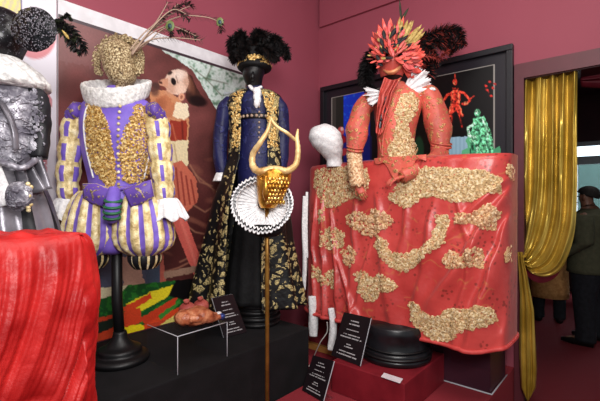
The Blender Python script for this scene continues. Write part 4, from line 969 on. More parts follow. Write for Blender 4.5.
# coat: open in front, flaring to the hem
CR = [(92, 255, .13, .085), (97, 255, .190, .12), (106, 255, .200, .14), (130, 256, .185, .145), (160, 256, .20, .16), (200, 251, .265, .20), (240, 248, .31, .205), (280, 247, .365, .215), (304, 247, .395, .222)]
OP = [(92, .28), (100, .36), (118, .50), (150, .52), (200, .46), (250, .36), (304, .30)]
def coat(u, v):
    y = lerp(92, 304, v); ys = [c[0] for c in CR]
    cx, rx, ry = (interp(ys, [c[k] for c in CR], y) for k in (1, 2, 3)); op = interp([o[0] for o in OP], [o[1] for o in OP], y)
    th = lerp(-PI/2+op, 1.5*PI-op, u)
    wav = 1+(.02+.10*v)*v*math.sin(th*9+1)+.012*fbm(u*6, v*5)
    c = P(cx, y, NY); hem = .018*math.sin(th*7)*max(0, v-.8)
    return V((c.x+rx*wav*math.cos(th), NY+ry*wav*math.sin(th), c.z+hem))
def coatcol(u, v):
    e = min(u, 1-u); k = max(.04, (1-e/.16)*.40)
    if e < .2 and v < .30: k = max(k, .42*(1-max(0, e-.15)/.05))
    if v > .70: k = max(k, .30)
    return (k-.12+.12*fbm(u*9, v*7), 0, 0)
mb = MB(); mb.grid(150, 100, coat, False, 0, coatcol); mb.build('coat', M_coat, nv, solid=.008)
for s_ in (0, 1):
    mb = MB()
    for k in range(150):
        v = rng.uniform(.02, .27); u = rng.uniform(.004, .085); p = coat(u if s_ == 0 else 1-u, v)
        mb.rosette(p+V((0, -.007, 0)), rng.uniform(.005, .011), V((rng.uniform(-.3, .3), -1, .1)))
    mb.build('gold_lapel', M_goldrelief, nv)
mb = MB(); mb.loft([(P(258, 190, NY), .14, .12), (P(257, 230, NY), .17, .15), (P(256, 270, NY), .2, .18), (P(256, 300, NY), .215, .19)], 60, 0, 5, True, ripple=lambda u, v: .05*v*math.sin(u*2*PI*12)); mb.build('underskirt', M_blackvelvet, nv)
for side, path in ((-1, [(232, 100), (224, 112), (220, 145), (222, 174)]), (1, [(275, 100), (281, 112), (282, 145), (280, 174)])):
    s_ = sleeve([P(x, y, NY-.02) for x, y in path], [.04, .054, .052, .05, .042], 'sleeve', M_navy, nv, .03, 4)
    mb = MB(); c = P(path[-1][0], 173, NY-.02)
    mb.grid(60, 6, lambda u, v: c+V(((.042+.02*v)*(1+.12*math.sin(u*2*PI*9)*v)*math.cos(u*2*PI), (.042+.02*v)*math.sin(u*2*PI), -.06*v)), True); mb.build('lace_cuff', M_white, s_, solid=.003)
    mb = MB()
    for k in range(4): mb.ball(P(path[0][0]+side*(k*1.6-2), 98+k*2.6, NY-.03), .034, .045, .026, 12, 0, None, .2)
    mb.build('shoulder_wing', M_coat, s_)
mb = MB()
for k in range(5): mb.ball(P(257+(k % 2)*.8, 91+k*3, NY-.105-.006*k), .03-.002*k, .02, .03, 12, 0, None, .4)
mb.tube(smooth_path([P(250, 86, NY-.06), P(254, 90, NY-.09), P(261, 87, NY-.06)], 6), .018, 8, 0, .6); mb.build('jabot', M_white, nv)

# ------------------------------------------------------------------ horned mask on a rod
HY = 2.0
hm = thing('horned_mask', V((P(267, 0, HY).x, HY, 0)), 'gold horned bull mask with a white pleated ruff on a tall rod', 'mask')
rx_ = P(267, 0, HY).x
mb = MB(); mb.tube([V((rx_, HY+.01, SZ+.02)), V((rx_, HY+.01, 1.2)), P(267, 205, HY+.01)], .0105, 12); mb.build('rod', M_pole, hm)
mb = MB(); mb.loft([(V((rx_, HY+.01, SZ+z+.001)), r, r) for z, r in ((0, .14), (.012, .142), (.022, .12), (.035, .03), (.06, .014))], 32, 0, 3); mb.build('rod_foot', M_black, hm)
mb = MB(); mb.loft([(P(268, 208, HY-.03), .036, .04), (P(269, 203, HY-.03), .052, .055), (P(271, 196, HY-.03), .066, .07), (P(273, 186, HY-.03), .080, .085), (P(274, 176, HY-.02), .086, .085), (P(274, 169, HY-.01), .078, .075), (P(274, 166, HY), .03, .03)], 40, 0, 5, True)
mf = mb.build('mask_face', M_gold, hm)
mb = MB()
MR = [(P(268, 208, HY-.03), .036, .04), (P(269, 203, HY-.03), .052, .055), (P(271, 196, HY-.03), .066, .07), (P(273, 186, HY-.03), .080, .085), (P(274, 176, HY-.02), .086, .085), (P(274, 169, HY-.01), .078, .075)]
for row in range(7):
    for k in range(8):
        x = 267+k*3.2+(row % 2)*1.6; y = 179+row*3.9
        if x > 289-row*1.0: continue
        q = P(x, y, HY-.1); p, n = ringfront(MR, q.x, q.z, .001); mb.ball(p, .0085, .006, .011, 10)
mb.build('mask_scales', M_scale, mf)
mb = MB()
for (x, y) in ((263, 178), (281, 176)):
    q = P(x, y, HY-.1); p, n = ringfront(MR, q.x, q.z, .002); mb.torus(p, .013, .004, n, 16, 6)
mb.tube(smooth_path([ringfront(MR, P(266, 0, HY-.1).x, P(0, y, HY-.1).z, .004)[0] for y in (176, 186, 194, 200)], 5), [.009, .012, .017, .009], 10); mb.build('brow_and_muzzle', M_gold, mf)
for pts, rr in (([(284, 172), (272, 169), (260, 172), (253, 166), (253, 154), (260, 143), (268, 130), (271, 117)], [.012, .016, .018, .016, .014, .011, .004]),
                ([(262, 171), (276, 169), (287, 171), (296, 164), (298, 150), (297, 138), (298, 129)], [.012, .016, .017, .015, .013, .010, .004]),
                ([(270.5, 118), (276, 126), (287, 133), (295, 140)], [.006, .008, .009, .008])):
    mb = MB(); mb.tube(smooth_path([P(x, y, HY-.075+.04*(abs(x-274) > 16)) for x, y in pts], 9), rr, 12, 0, 1, True, ripple=lambda u, v: .05*math.sin(v*90)); mb.build('horn', M_horn, mf)
def ruff(u, v, sc=1.0, fw=0.0, fq=44):
    th = u*2*PI; r = lerp(.035, .150*sc, min(1, v*1.25))*(1-.10*math.cos(th+.5)); ed = max(0, v-.72)/.28
    w_ = .0105*min(1, v*1.3)*math.sin(u*2*PI*fq)+.003*math.sin(u*2*PI*fq*.37)
    sag = 1+.10*(math.sin(th) < 0)*abs(math.sin(th))
    return P(265.5, 206, HY+.035)+V(((r+.003*math.cos(u*2*PI*fq)*ed)*math.cos(th), -fw-.055*ed-.05*v*(math.sin(th) < 0)*abs(math.sin(th))+w_, (r*.86*sag+.003*math.cos(u*2*PI*fq)*ed)*math.sin(th)+.010+w_*.5))
mb = MB(); mb.grid(480, 14, ruff, True); rf = mb.build('ruff', M_white, hm, solid=.003)
mb = MB(); mb.grid(440, 12, lambda u, v: ruff(u, v, .86, .016, 40), True); mb.build('inner_ruffle', M_white, rf, solid=.003)
mb = MB(); mb.tube([ruff(i/460, 1) for i in range(461)], .0045, 5); mb.build('ruff_edge', M_white, rf)
mb = MB(); mb.loft([(P(267, 236, HY+.02), .05, .05), (P(267, 231, HY+.02), .085, .08), (P(267, 224, HY+.03), .09, .08)], 28, 0, 3); mb.build('ruff_support', M_blackvelvet, hm)

# ------------------------------------------------------------------ silver costume at the left edge
SY = 1.7
sv = thing('costumed_mannequin', V((P(4, 0, SY).x, SY, PZ)), 'mannequin in silver brocade with a sequinned black hat at the left edge', 'mannequin')
SR = [(P(4, 200, SY), .135, .12), (P(4, 178, SY), .125, .11), (P(3, 165, SY), .125, .11), (P(2, 140, SY), .145, .12), (P(2, 115, SY), .165, .125), (P(2, 100, SY), .165, .115), (P(3, 90, SY), .13, .09), (P(4, 82, SY), .06, .06), (P(5, 60, SY), .05, .05)]
mb = MB(); mb.loft(SR, 44, 0, 5); sb = mb.build('bodice', M_silver, sv)
mb = MB()
for k in range(260):
    q = P(rng.uniform(-25, 33), rng.uniform(92, 168), SY-.1); p, n = ringfront(SR, q.x, q.z, .002); 
    if rng.random() < .5: mb.rosette(p, rng.uniform(.005, .011), n)
    else:
        d = V((rng.uniform(-.03, .03), 0, rng.uniform(-.03, .03))); p2, n2 = ringfront(SR, q.x+d.x, q.z+d.z, .004); mb.tube(smooth_path([p, (p+p2)/2+n*.006, p2], 3), [.002, .004, .002], 5)
mb.build('silver_embroidery', M_silver, sb)
mb = MB(); mb.tube(smooth_path([P(-6, 95, SY-.1), P(6, 110, SY-.125), P(14, 130, SY-.125), P(16, 150, SY-.115)], 6), .014, 8, 0, .6); mb.build('bodice_braid', M_grey, sb)
mb = MB(); mb.loft([(P(5, 90, SY), .15, .12), (P(5, 87, SY), .172, .145), (P(4, 80, SY), .168, .145), (P(3, 70, SY), .135, .12), (P(2, 62, SY), .095, .09), (P(2, 57, SY), .06, .06)], 80, 0, 6, True, ripple=lambda u, v: .05*math.sin(u*2*PI*17+v*12)*(1-v)+.05*noise.noise(V((math.cos(u*6.28)*5, math.sin(u*6.28)*5, v*9)))); mb.build('fur_collar', M_fur, sv)
sleeve([P(33, 90, SY), P(39, 105, SY-.0), P(41, 130, SY-.0), P(39, 158, SY-.02)], [.03, .042, .038, .036, .03], 'sleeve', M_greydark, sv, .05, 5)
mb = MB(); pth = smooth_path([P(35, 90, SY-.035), P(37, 110, SY-.045), P(36, 135, SY-.045), P(34, 150, SY-.045)], 8)
for p in pth:
    for k in range(3): mb.rosette(p+V((rng.uniform(-.018, .006), rng.uniform(-.004, .0), rng.uniform(-.008, .008))), rng.uniform(.005, .009), V((.2, -1, 0)))
mb.build('sleeve_braid', M_silver, sv)
mb = MB(); mb.loft([(P(4, 250, SY), .225, .18), (P(4, 225, SY), .205, .17), (P(4, 200, SY), .175, .15), (P(4, 182, SY), .145, .125), (P(4, 172, SY), .125, .11)], 90, lambda u, v: 1 if (u*9) % 1 < .3 else 0, 6, True, ripple=lambda u, v: (1-v)*.07*math.sin(u*2*PI*11+v*3)); skp = mb.build('skirt', [M_grey, M_greydark], sv)
mb = MB(); mb.loft([(V((P(4, 0, SY).x, SY, PZ+.003)), .17, .17), (V((P(4, 0, SY).x, SY, PZ+.03)), .16, .16), (V((P(4, 0, SY).x, SY, PZ+.05)), .03, .03), (P(4, 245, SY), .025, .025)], 24, 0, 3); mb.build('stand', M_black, sv)
for x0, y0, x1, y1, w_, mt in ((27, 164, 40, 192, .055, M_grey), (37, 158, 46, 190, .05, M_grey), (-6, 168, 6, 206, .075, M_white), (20, 166, 24, 184, .045, M_grey)):
    mb = MB(); b0 = P(x0, y0, SY-.115+.002*abs(x0)); t0 = P(x1, y1, SY-.15+.0025*abs(x1)); sd = V((1, 0, .25)).normalized()*w_*.5
    mb.grid(6, 10, lambda u, v: b0.lerp(t0, v)+sd*(u*2-1)*(.8+.3*v)+V((0, -.01*math.sin(u*PI), 0))); mb.build('waist_tab', mt, sv, solid=.008)
mb = MB(); mb.tube(smooth_path([P(-12, 160, SY-.11), P(4, 163, SY-.135), P(22, 168, SY-.12), P(36, 160, SY-.06)], 8), .012, 10); mb.build('belt', M_silver, sv)
mb = MB(); c = P(20, 196, SY-.185); mb.ball(c, .045, .03, .052, 18, 0, None, .25)
for k in range(50):
    d = V((rng.uniform(-1, 1), -abs(rng.gauss(0, .6)), rng.uniform(-1, 1))).normalized(); mb.rosette(c+V((d.x*.046, d.y*.032, d.z*.053)), rng.uniform(.009, .015), d)
mb.build('brocade_purse', M_silver, sv)
mb = MB(); c = P(29, 196, SY-.185)
for k in range(10): mb.ball(c+V((.004*math.sin(k*2), -.006*math.cos(k*3), .045-.011*k)), .0085, .0085, .0085, 8)
mb.build('pale_beads', M_goldsilk, sv)
mb = MB(); mb.loft([(P(3, 62, SY), .055, .06), (P(2, 52, SY-.01), .075, .085), (P(1, 40, SY-.01), .098, .10), (P(1, 26, SY), .098, .10), (P(0, 14, SY), .075, .08), (P(-1, 8, SY), .02, .02)], 36, 0, 5); hh = mb.build('hooded_head', M_sequin, sv)
mb = MB(); c = P(31.5, 28, SY-.13)
def disc(u, v):
    th = u*2*PI; r = v*.101; n2 = .006*noise.noise(V((math.cos(th)*r*60, math.sin(th)*r*60, 3)))
    x = r*math.cos(th); z = r*math.sin(th)*.88; return c+V((x, .025*(v*v)-.012+n2-.15*x, z-.12*x))
mb.grid(64, 14, disc, True)
for k in range(420):
    u, v = rng.random(), math.sqrt(rng.random())*.98; p = disc(u, v); mb.ball(p+V((0, -.003, 0)), rng.uniform(.0016, .0034), .0018, None, 6, 1)
hd2 = mb.build('sequinned_hat_brim', [M_sequin, M_grey], sv, solid=.0)
plumes([[(50, 22, -.03), (60, 20, -.03), (68, 15, -.03), (71, 20, -.03)], [(52, 24, -.03), (62, 24, -.03), (70, 34, -.03), (74, 50, -.03)], [(54, 25, -.03), (66, 26, -.04), (78, 38, -.04), (86, 52, -.04)], [(55, 26, -.03), (64, 32, -.05), (72, 42, -.05), (80, 54, -.05)]], [.016, .034, .034, .03], 150, [M_feather_black, M_feather_green], 'black_feather', hd2, SY, .003, .4, 12, 1)
mb = MB(); mb.blade(P(62, 30, SY-.1), P(70, 40, SY-.1), .014, V((0, -1, 0)), .1); mb.build('pale_feather', M_feather_gold, hd2, solid=.001)

# ------------------------------------------------------------------ velvet draped pedestal
VZ = 1.392
vc = V((-.632, 1.30, 0)); VL, VD = .85, .30          # far front corner, length along the wall, depth
EX = UL; EY = -UR                                  # local axes: along the drape towards the camera, and to its back
def vloc(x, y, z): return vc+EX*x+EY*y+V((0, 0, z))
pm = MB(); pm.box(vloc(.04, .04, .002), EX*(VL-.08), EY*(VD-.08), V((0, 0, VZ-.022)), 0, .006)
tag(pm.build('pedestal', M_black, smooth=False), 'tall pedestal hidden under the red velvet drape at lower left', 'pedestal')
def cloth(u, v):
    xm, ym = VL/2, VD/2; hx, hy = VL/2-.012, VD/2-.012; n = 7
    x, y = rrect(u, n, hx, hy, .05*PI, -1.25*PI)
    d = v*1.25; S = xm+hx*x; S = max(0, S)
    if y > -.93: S = -(y+1)*hy if x < 0 else S
    # folds hang from the far corner and sweep towards the camera lower down
    rg = lambda x_: abs(math.sin(x_))**.8
    wob = fbm(S*3, d*2.5, 3); q = S-.50*(d**1.9)-.03*wob
    amp = max(.15, .6+.9*noise.noise(V((q*7, d*1.2, 1))))
    f = (.050*amp*rg(q*PI*11+.8*wob)+.020*amp*rg(q*PI*27+wob)+.006*rg(q*PI*57+2*wob))*min(1, d*4.5)
    cat = d-.50+1.2*(S-.22)**2
    w_ = max(0, min(1, (d-.34)/.16))*max(0, min(1, (S-.08)/.15))
    f = f*(1-.7*w_)+.034*w_*rg(cat*26+1.6*fbm(S*3, d*3))*(.6+.6*fbm(S*4, d*2, 8))
    f += .014*fbm(S*9, d*5, 2)*min(1, d*4)
    if y > -.93: f *= .5
    f += .006*min(1, d/.5)*math.exp(-S/.25)-.03*max(0, d-.32)*math.exp(-S/.2)
    ax, ay = (0, -1) if y < -.93 else ((-1 if x < 0 else 1, 0) if abs(x) > .93 else (.7*(-1 if x < 0 else 1), -.7))
    rnd = .022*math.exp(-d/.018)
    return vloc(xm+hx*x+ax*(f-rnd), ym+hy*y+ay*(f-rnd), VZ-d+.010*fbm(S*7, 1)*math.exp(-d/.2))
mb = MB(); mb.grid(320, 170, cloth)
def ctop(u, v):
    p = cloth(u, 0); c0 = vloc(VL/2, VD/2, VZ); q = p.lerp(c0, v*.98)
    q.z = lerp(p.z, VZ+.008, min(1, v*5))+.010*fbm(q.x*9, q.y*16)*min(1, v*5)+.004*math.sin(q.x*70+q.y*40)*min(1, v*4); return q
mb.grid(320, 24, ctop)
tag(mb.build('velvet_drape', M_velvet), 'red velvet cloth draped in folds at the lower left foreground', 'cloth')

# ------------------------------------------------------------------ acrylic riser with roast and fruit
ry0 = P(179, 339, 2.15); 
ri = thing('acrylic_riser', P(205, 350, 2.3), 'clear acrylic riser holding the roast fowl on the black plinth', 'display stand')
ra0, ra1 = .50, .80
Apx = toR(P(179, 376, (CAMZ-PZ)*F/(376-CY)))[1]; Bpx = toR(P(228, 357, (CAMZ-PZ)*F/(357-CY)))[1]
rb0, rb1 = Bpx, Apx; rz = PZ+.195
rbox(ra0, ra1, rb0, rb1, rz-.006, rz).build('riser_top', M_acrylic, ri, smooth=False)
mb = MB(); rbox(ra0, ra1, rb0, rb0+.006, PZ+.001, rz-.006, 0, mb); rbox(ra0, ra1, rb1-.006, rb1, PZ+.001, rz-.006, 0, mb); mb.build('riser_side', M_acrylic, ri, smooth=False)
mb = MB()
for a_ in (ra1,):
    for b_ in (rb0, rb1): mb.tube([R(a_, b_, PZ+.002), R(a_, b_, rz)], .0022, 6)
mb.tube([R(ra1, rb0, rz), R(ra1, rb1, rz)], .0022, 6); mb.tube([R(ra0, rb1, rz), R(ra1, rb1, rz)], .0018, 6); mb.build('riser_edge', M_acredge, ri)
# roast fowl
fc = R(.715, (rb0+rb1)/2-.01, rz+.049)
fw_ = thing('roast_fowl', V((fc.x, fc.y, rz)), 'brown roast fowl prop with foil tipped leg on the acrylic riser', 'roast fowl')
axis = (-UL*.9+UR*.25).normalized(); rot = Matrix.Rotation(math.atan2(axis.y, axis.x), 3, 'Z')
mb = MB(); mb.ball(fc, .092, .070, .048, 24, 0, rot, .14); mb.ball(fc-axis*.06+V((0, 0, .004)),   .058, .062, .042, 20, 0, rot, .12); body = mb.build('fowl_body', M_meat, fw_)
sd = axis.cross(V((0, 0, 1)))
for s_ in (1, -1):
    mb = MB(); b0 = fc+axis*.01+sd*s_*.045+V((0, 0, -.005)); e0 = fc+axis*.135+sd*s_*.022+V((0, 0, -.018))
    mb.tube(smooth_path([b0-axis*.03, b0+axis*.02+V((0, 0, .012)), b0.lerp(e0, .6), e0], 6), [.02, .04, .036, .02, .011], 16); lg = mb.build('drumstick', M_meat, fw_)
    mb = MB(); mb.tube([e0-axis*.008, e0+axis*.008, e0+axis*.022], [.012, .016, .013], 12, 0, 1, True, ripple=lambda u, v: .2*math.sin(u*2*PI*8)); mb.build('foil_frill', M_blue if s_ > 0 else M_white, lg)
    mb = MB(); wb = fc-axis*.05+sd*s_*.05+V((0, 0, .006)); mb.tube(smooth_path([wb, wb+axis*.045+sd*s_*.018, wb+axis*.075+V((0, 0, -.01))], 5), [.022, .02, .01], 12); mb.build('wing', M_meat, fw_)
for k, (da, db, r, lb) in enumerate(((.575, 1.985, .050, 'round pinkish pomegranate behind the roast fowl, left of the pair'), (.56, 1.88, .047, 'round pinkish pomegranate behind the roast fowl, right of the pair'))):
    c = R(da, db, rz+r); t = thing('pomegranate', V((c.x, c.y, rz)), lb, 'fruit', 'pomegranates behind the roast fowl')
    mb = MB(); mb.ball(c, r, r, r*.95, 20, 0, None, .06); fb = mb.build('fruit_body', M_fruit, t)
    mb = MB(); mb.tube([c+V((0, -.3*r, r*.8)), c+V((0, -.4*r, r*1.25))], [r*.22, r*.34], 10, 0, 1, False, ripple=lambda u, v: .3*v*math.sin(u*2*PI*5)); mb.build('crown', M_fruit, fb, solid=.002)
    c2 = c+V((.0, 0, r*1.75)) if False else None

# ------------------------------------------------------------------ sign cards
def sign(corners, label, seed):
    tl, tr, br, bl = [P(*c) for c in corners]; n = (tr-tl).cross(bl-tl).normalized()
    if n.y > 0: n = -n
    mid = (bl+br)/2; t = thing('sign_card', mid, label, 'sign', 'black caption cards')
    mb = MB(); th = .006
    def q(u, v, off=0): return tl.lerp(tr, u).lerp(bl.lerp(br, u), v)+n*off
    nu, nv_ = 12, 18
    pts = [q(i/nu, j/nv_) for j in range(nv_+1) for i in range(nu+1)]
    fs = [(j*(nu+1)+i, j*(nu+1)+i+1, (j+1)*(nu+1)+i+1, (j+1)*(nu+1)+i) for j in range(nv_) for i in range(nu)]
    mb.add(pts, fs, 0, lin((26, 18, 22)))
    r2 = random.Random(seed)
    for v, wd, h in ((.14, .30, .026), (.215, .40, .028), (.345, .44, .018), (.45, .56, .022), (.51, .74, .026), (.655, .18, .022), (.71, .28, .024), (.82, .56, .022), (.885, .66, .026)):
        u = .5-wd/2
        while u < .5+wd/2-.01:
            lw = r2.uniform(.018, .034)
            if r2.random() > .12:
                mb.add([q(u, v, .002), q(u+lw*.85, v, .002), q(u+lw*.85, v+h, .002), q(u, v+h, .002)], [(0, 1, 2, 3)], 1)
            u += lw*1.05
    mb.build('card_face', [M_card, M_text], t, smooth=False)
    # acrylic backing and foot
    mb = MB(); mb.grid(nu, nv_, lambda u, v: q(u, v, -.006)); mb.build('card_holder', M_acredge, t, smooth=False, solid=.004)
    d = V((-n.x, -n.y, 0)).normalized()
    low = min(bl.z, br.z)
    mb = MB(); mb.add([bl, br, br+d*.09+V((0, 0, low-br.z)), bl+d*.09+V((0, 0, low-bl.z))], [(0, 1, 2, 3)]); mb.build('holder_foot', M_acrylic, t, smooth=False, solid=.003)
def onz(py, z): return (CAMZ-z)*F/(py-CY)
d1 = onz(337, PZ+.004); sign([(212, 298, onz(338, PZ)-.02), (233, 294, onz(332, PZ)-.02), (247, 332, onz(332, PZ+.004)), (224, 338, onz(338, PZ+.004))], 'black caption card on the black plinth beside the acrylic riser', 1)
d2 = onz(357, BZ+.01); sign([(344, 312, onz(356, BZ)+.09), (371, 318, onz(366, BZ)+.07), (360, 366, onz(366, BZ+.006)), (331, 355, onz(355, BZ+.006))], 'large black caption card leaning on the corner of the red plinth', 2)
d3 = onz(396, SZ+.01); sign([(313, 355, onz(390, SZ)+.07), (334, 361, onz(402, SZ)+.07), (323, 402, onz(402, SZ+.006)), (302, 390, onz(390, SZ+.006))], 'black caption card low in front of the red plinth', 3)
# small white label
c0, c1, c2, c3 = [P(x, y, onz(y, BZ+.004)) for x, y in ((384, 373), (403, 379), (400, 383.5), (381, 377))]
mb = MB(); up = V((0, 0, .002)); mb.add([c0, c1, c2, c3, c0+up, c1+up, c2+up, c3+up], [(0, 1, 2, 3), (4, 5, 6, 7), (0, 1, 5, 4), (1, 2, 6, 5), (2, 3, 7, 6), (3, 0, 4, 7)])
tag(mb.build('label_card', M_label, smooth=False), 'small blank white card lying on top of the red plinth', 'card')
# wooden batten and cable beneath the left end of the gown
p0 = P(308, 344, onz(344, SZ+.02)); mb = MB(); mb.box(V((p0.x, p0.y, SZ+.002)), UR*.5, UL*.04, V((0, 0, .05)), 0, .003)
tag(mb.build('wooden_batten', M_tan, smooth=False), 'pale wooden batten on the platform under the left end of the gown', 'batten')
mb = MB(); mb.tube(smooth_path([P(327, 322, 2.95), P(327, 332, 2.97), P(320, 343, 3.0), V((P(312, 350, 3.1).x, 3.1, SZ+.008)), V((P(309, 352, 3.0).x, 3.0, SZ+.006))], 8), .004, 6)
tag(mb.build('cable', M_cable), 'thin white cable hanging under the left end of the gown', 'cable')

# ------------------------------------------------------------------ gold curtain
ct = thing('curtain', R(2.0, -.08, 0), 'shiny gold curtain tied back in the doorway', 'curtain')
def cdep(px, off=0):
    """depth of the curtain plane b = -.07 along a photo column"""
    k = (px-CX)/F; b = -.055+off; return (b+UL.dot(CORNER))/(k*UL.x+UL.y)
def curt(u, v):
    L0 = [(525, 76), (524, 120), (523, 180), (521.5, 225), (520, 250), (519.5, 255)]
    L1 = [(577.5, 70), (577, 130), (577, 190), (574, 235), (562, 268), (545, 277), (530, 272), (521, 258)]
    def at(Ls, v):
        t = v*(len(Ls)-1); i = min(len(Ls)-2, int(t)); k = t-i
        p0, p1, p2, p3 = Ls[max(0, i-1)], Ls[i], Ls[i+1], Ls[min(len(Ls)-1, i+2)]
        return tuple(.5*(2*p1[c]+(p2[c]-p0[c])*k+(2*p0[c]-5*p1[c]+4*p2[c]-p3[c])*k*k+(3*p1[c]-p0[c]-3*p2[c]+p3[c])*k**3) for c in (0, 1))
    x0, y0 = at(L0, v); x1, y1 = at(L1, v); w_ = u**(1+.5*max(0, v-.5))
    px, py = lerp(x0, x1, w_), lerp(y0, y1, w_)
    amp = .040*(1-.5*v)*(1 if v < .8 else 1-(v-.8)*3.5)
    f = amp*math.sin(u*2*PI*4.5+1.6*fbm(u*3, v*2)+.8*v)+.008*math.sin(u*2*PI*11+3*v+fbm(u*5, v*4)*2)+.03*fbm(u*4+v*3, v*6, 5)*(v > .3)*(v-.3)
    f += .07*math.sin(PI*u)*max(0, v-.45)
    return P(px, py, cdep(px, f))
mb = MB(); mb.grid(160, 110, curt); mb.build('curtain_panel', M_curtain, ct)
def tail(u, v):
    y = lerp(252, 398, v); xl_ = interp([0, .06, .3, .7, .93, 1], [517.5, 518, 520, 519.5, 521, 526], v); xr_ = interp([0, .06, .15, .4, .8, .93, 1], [523, 524, 527, 534, 537, 536, 530], v)
    px = lerp(xl_, xr_, u); f = .125+.018*math.sin(u*2*PI*2.5+.5*v)+.006*math.sin(u*2*PI*6+v*5)+.02*math.sin(PI*u)
    return P(px, y+3*math.sin(u*PI)*(v > .95), cdep(px, f))
mb = MB(); mb.grid(60, 80, tail); mb.build('curtain_tail', M_curtain, ct)
mb = MB(); mb.tube(smooth_path([P(x, y, cdep(x, f)) for x, y, f in ((517, 250, .03), (519, 255, .09), (523, 257, .09), (526, 254, .03))], 6), .012, 8); mb.build('tieback', M_curtain, ct)
mb = MB()
def lin_(u, v):
    p = curt(1-.02, lerp(.52, .97, u)); d = V((0, .02, -.035-.02*math.sin(u*PI)))*v; return p+d+UL*(-.015)
mb.grid(50, 6, lin_); mb.build('curtain_lining', M_lining, ct)
# dark red swag over the doorway
sw = MB()
def swag(u, v):
    a_ = lerp(2.24, 3.27, u); sag = .10*math.sin(PI*u)+.05
    return R(a_, -.2-.02*math.sin(v*PI*5)-.03*v, 2.395-v*(sag+.01)+.012*math.sin(v*20+u*2))
sw.grid(60, 24, swag); tag(sw.build('swag_valance', M_lining, solid=.004), 'dark red swagged valance across the top of the doorway', 'valance')
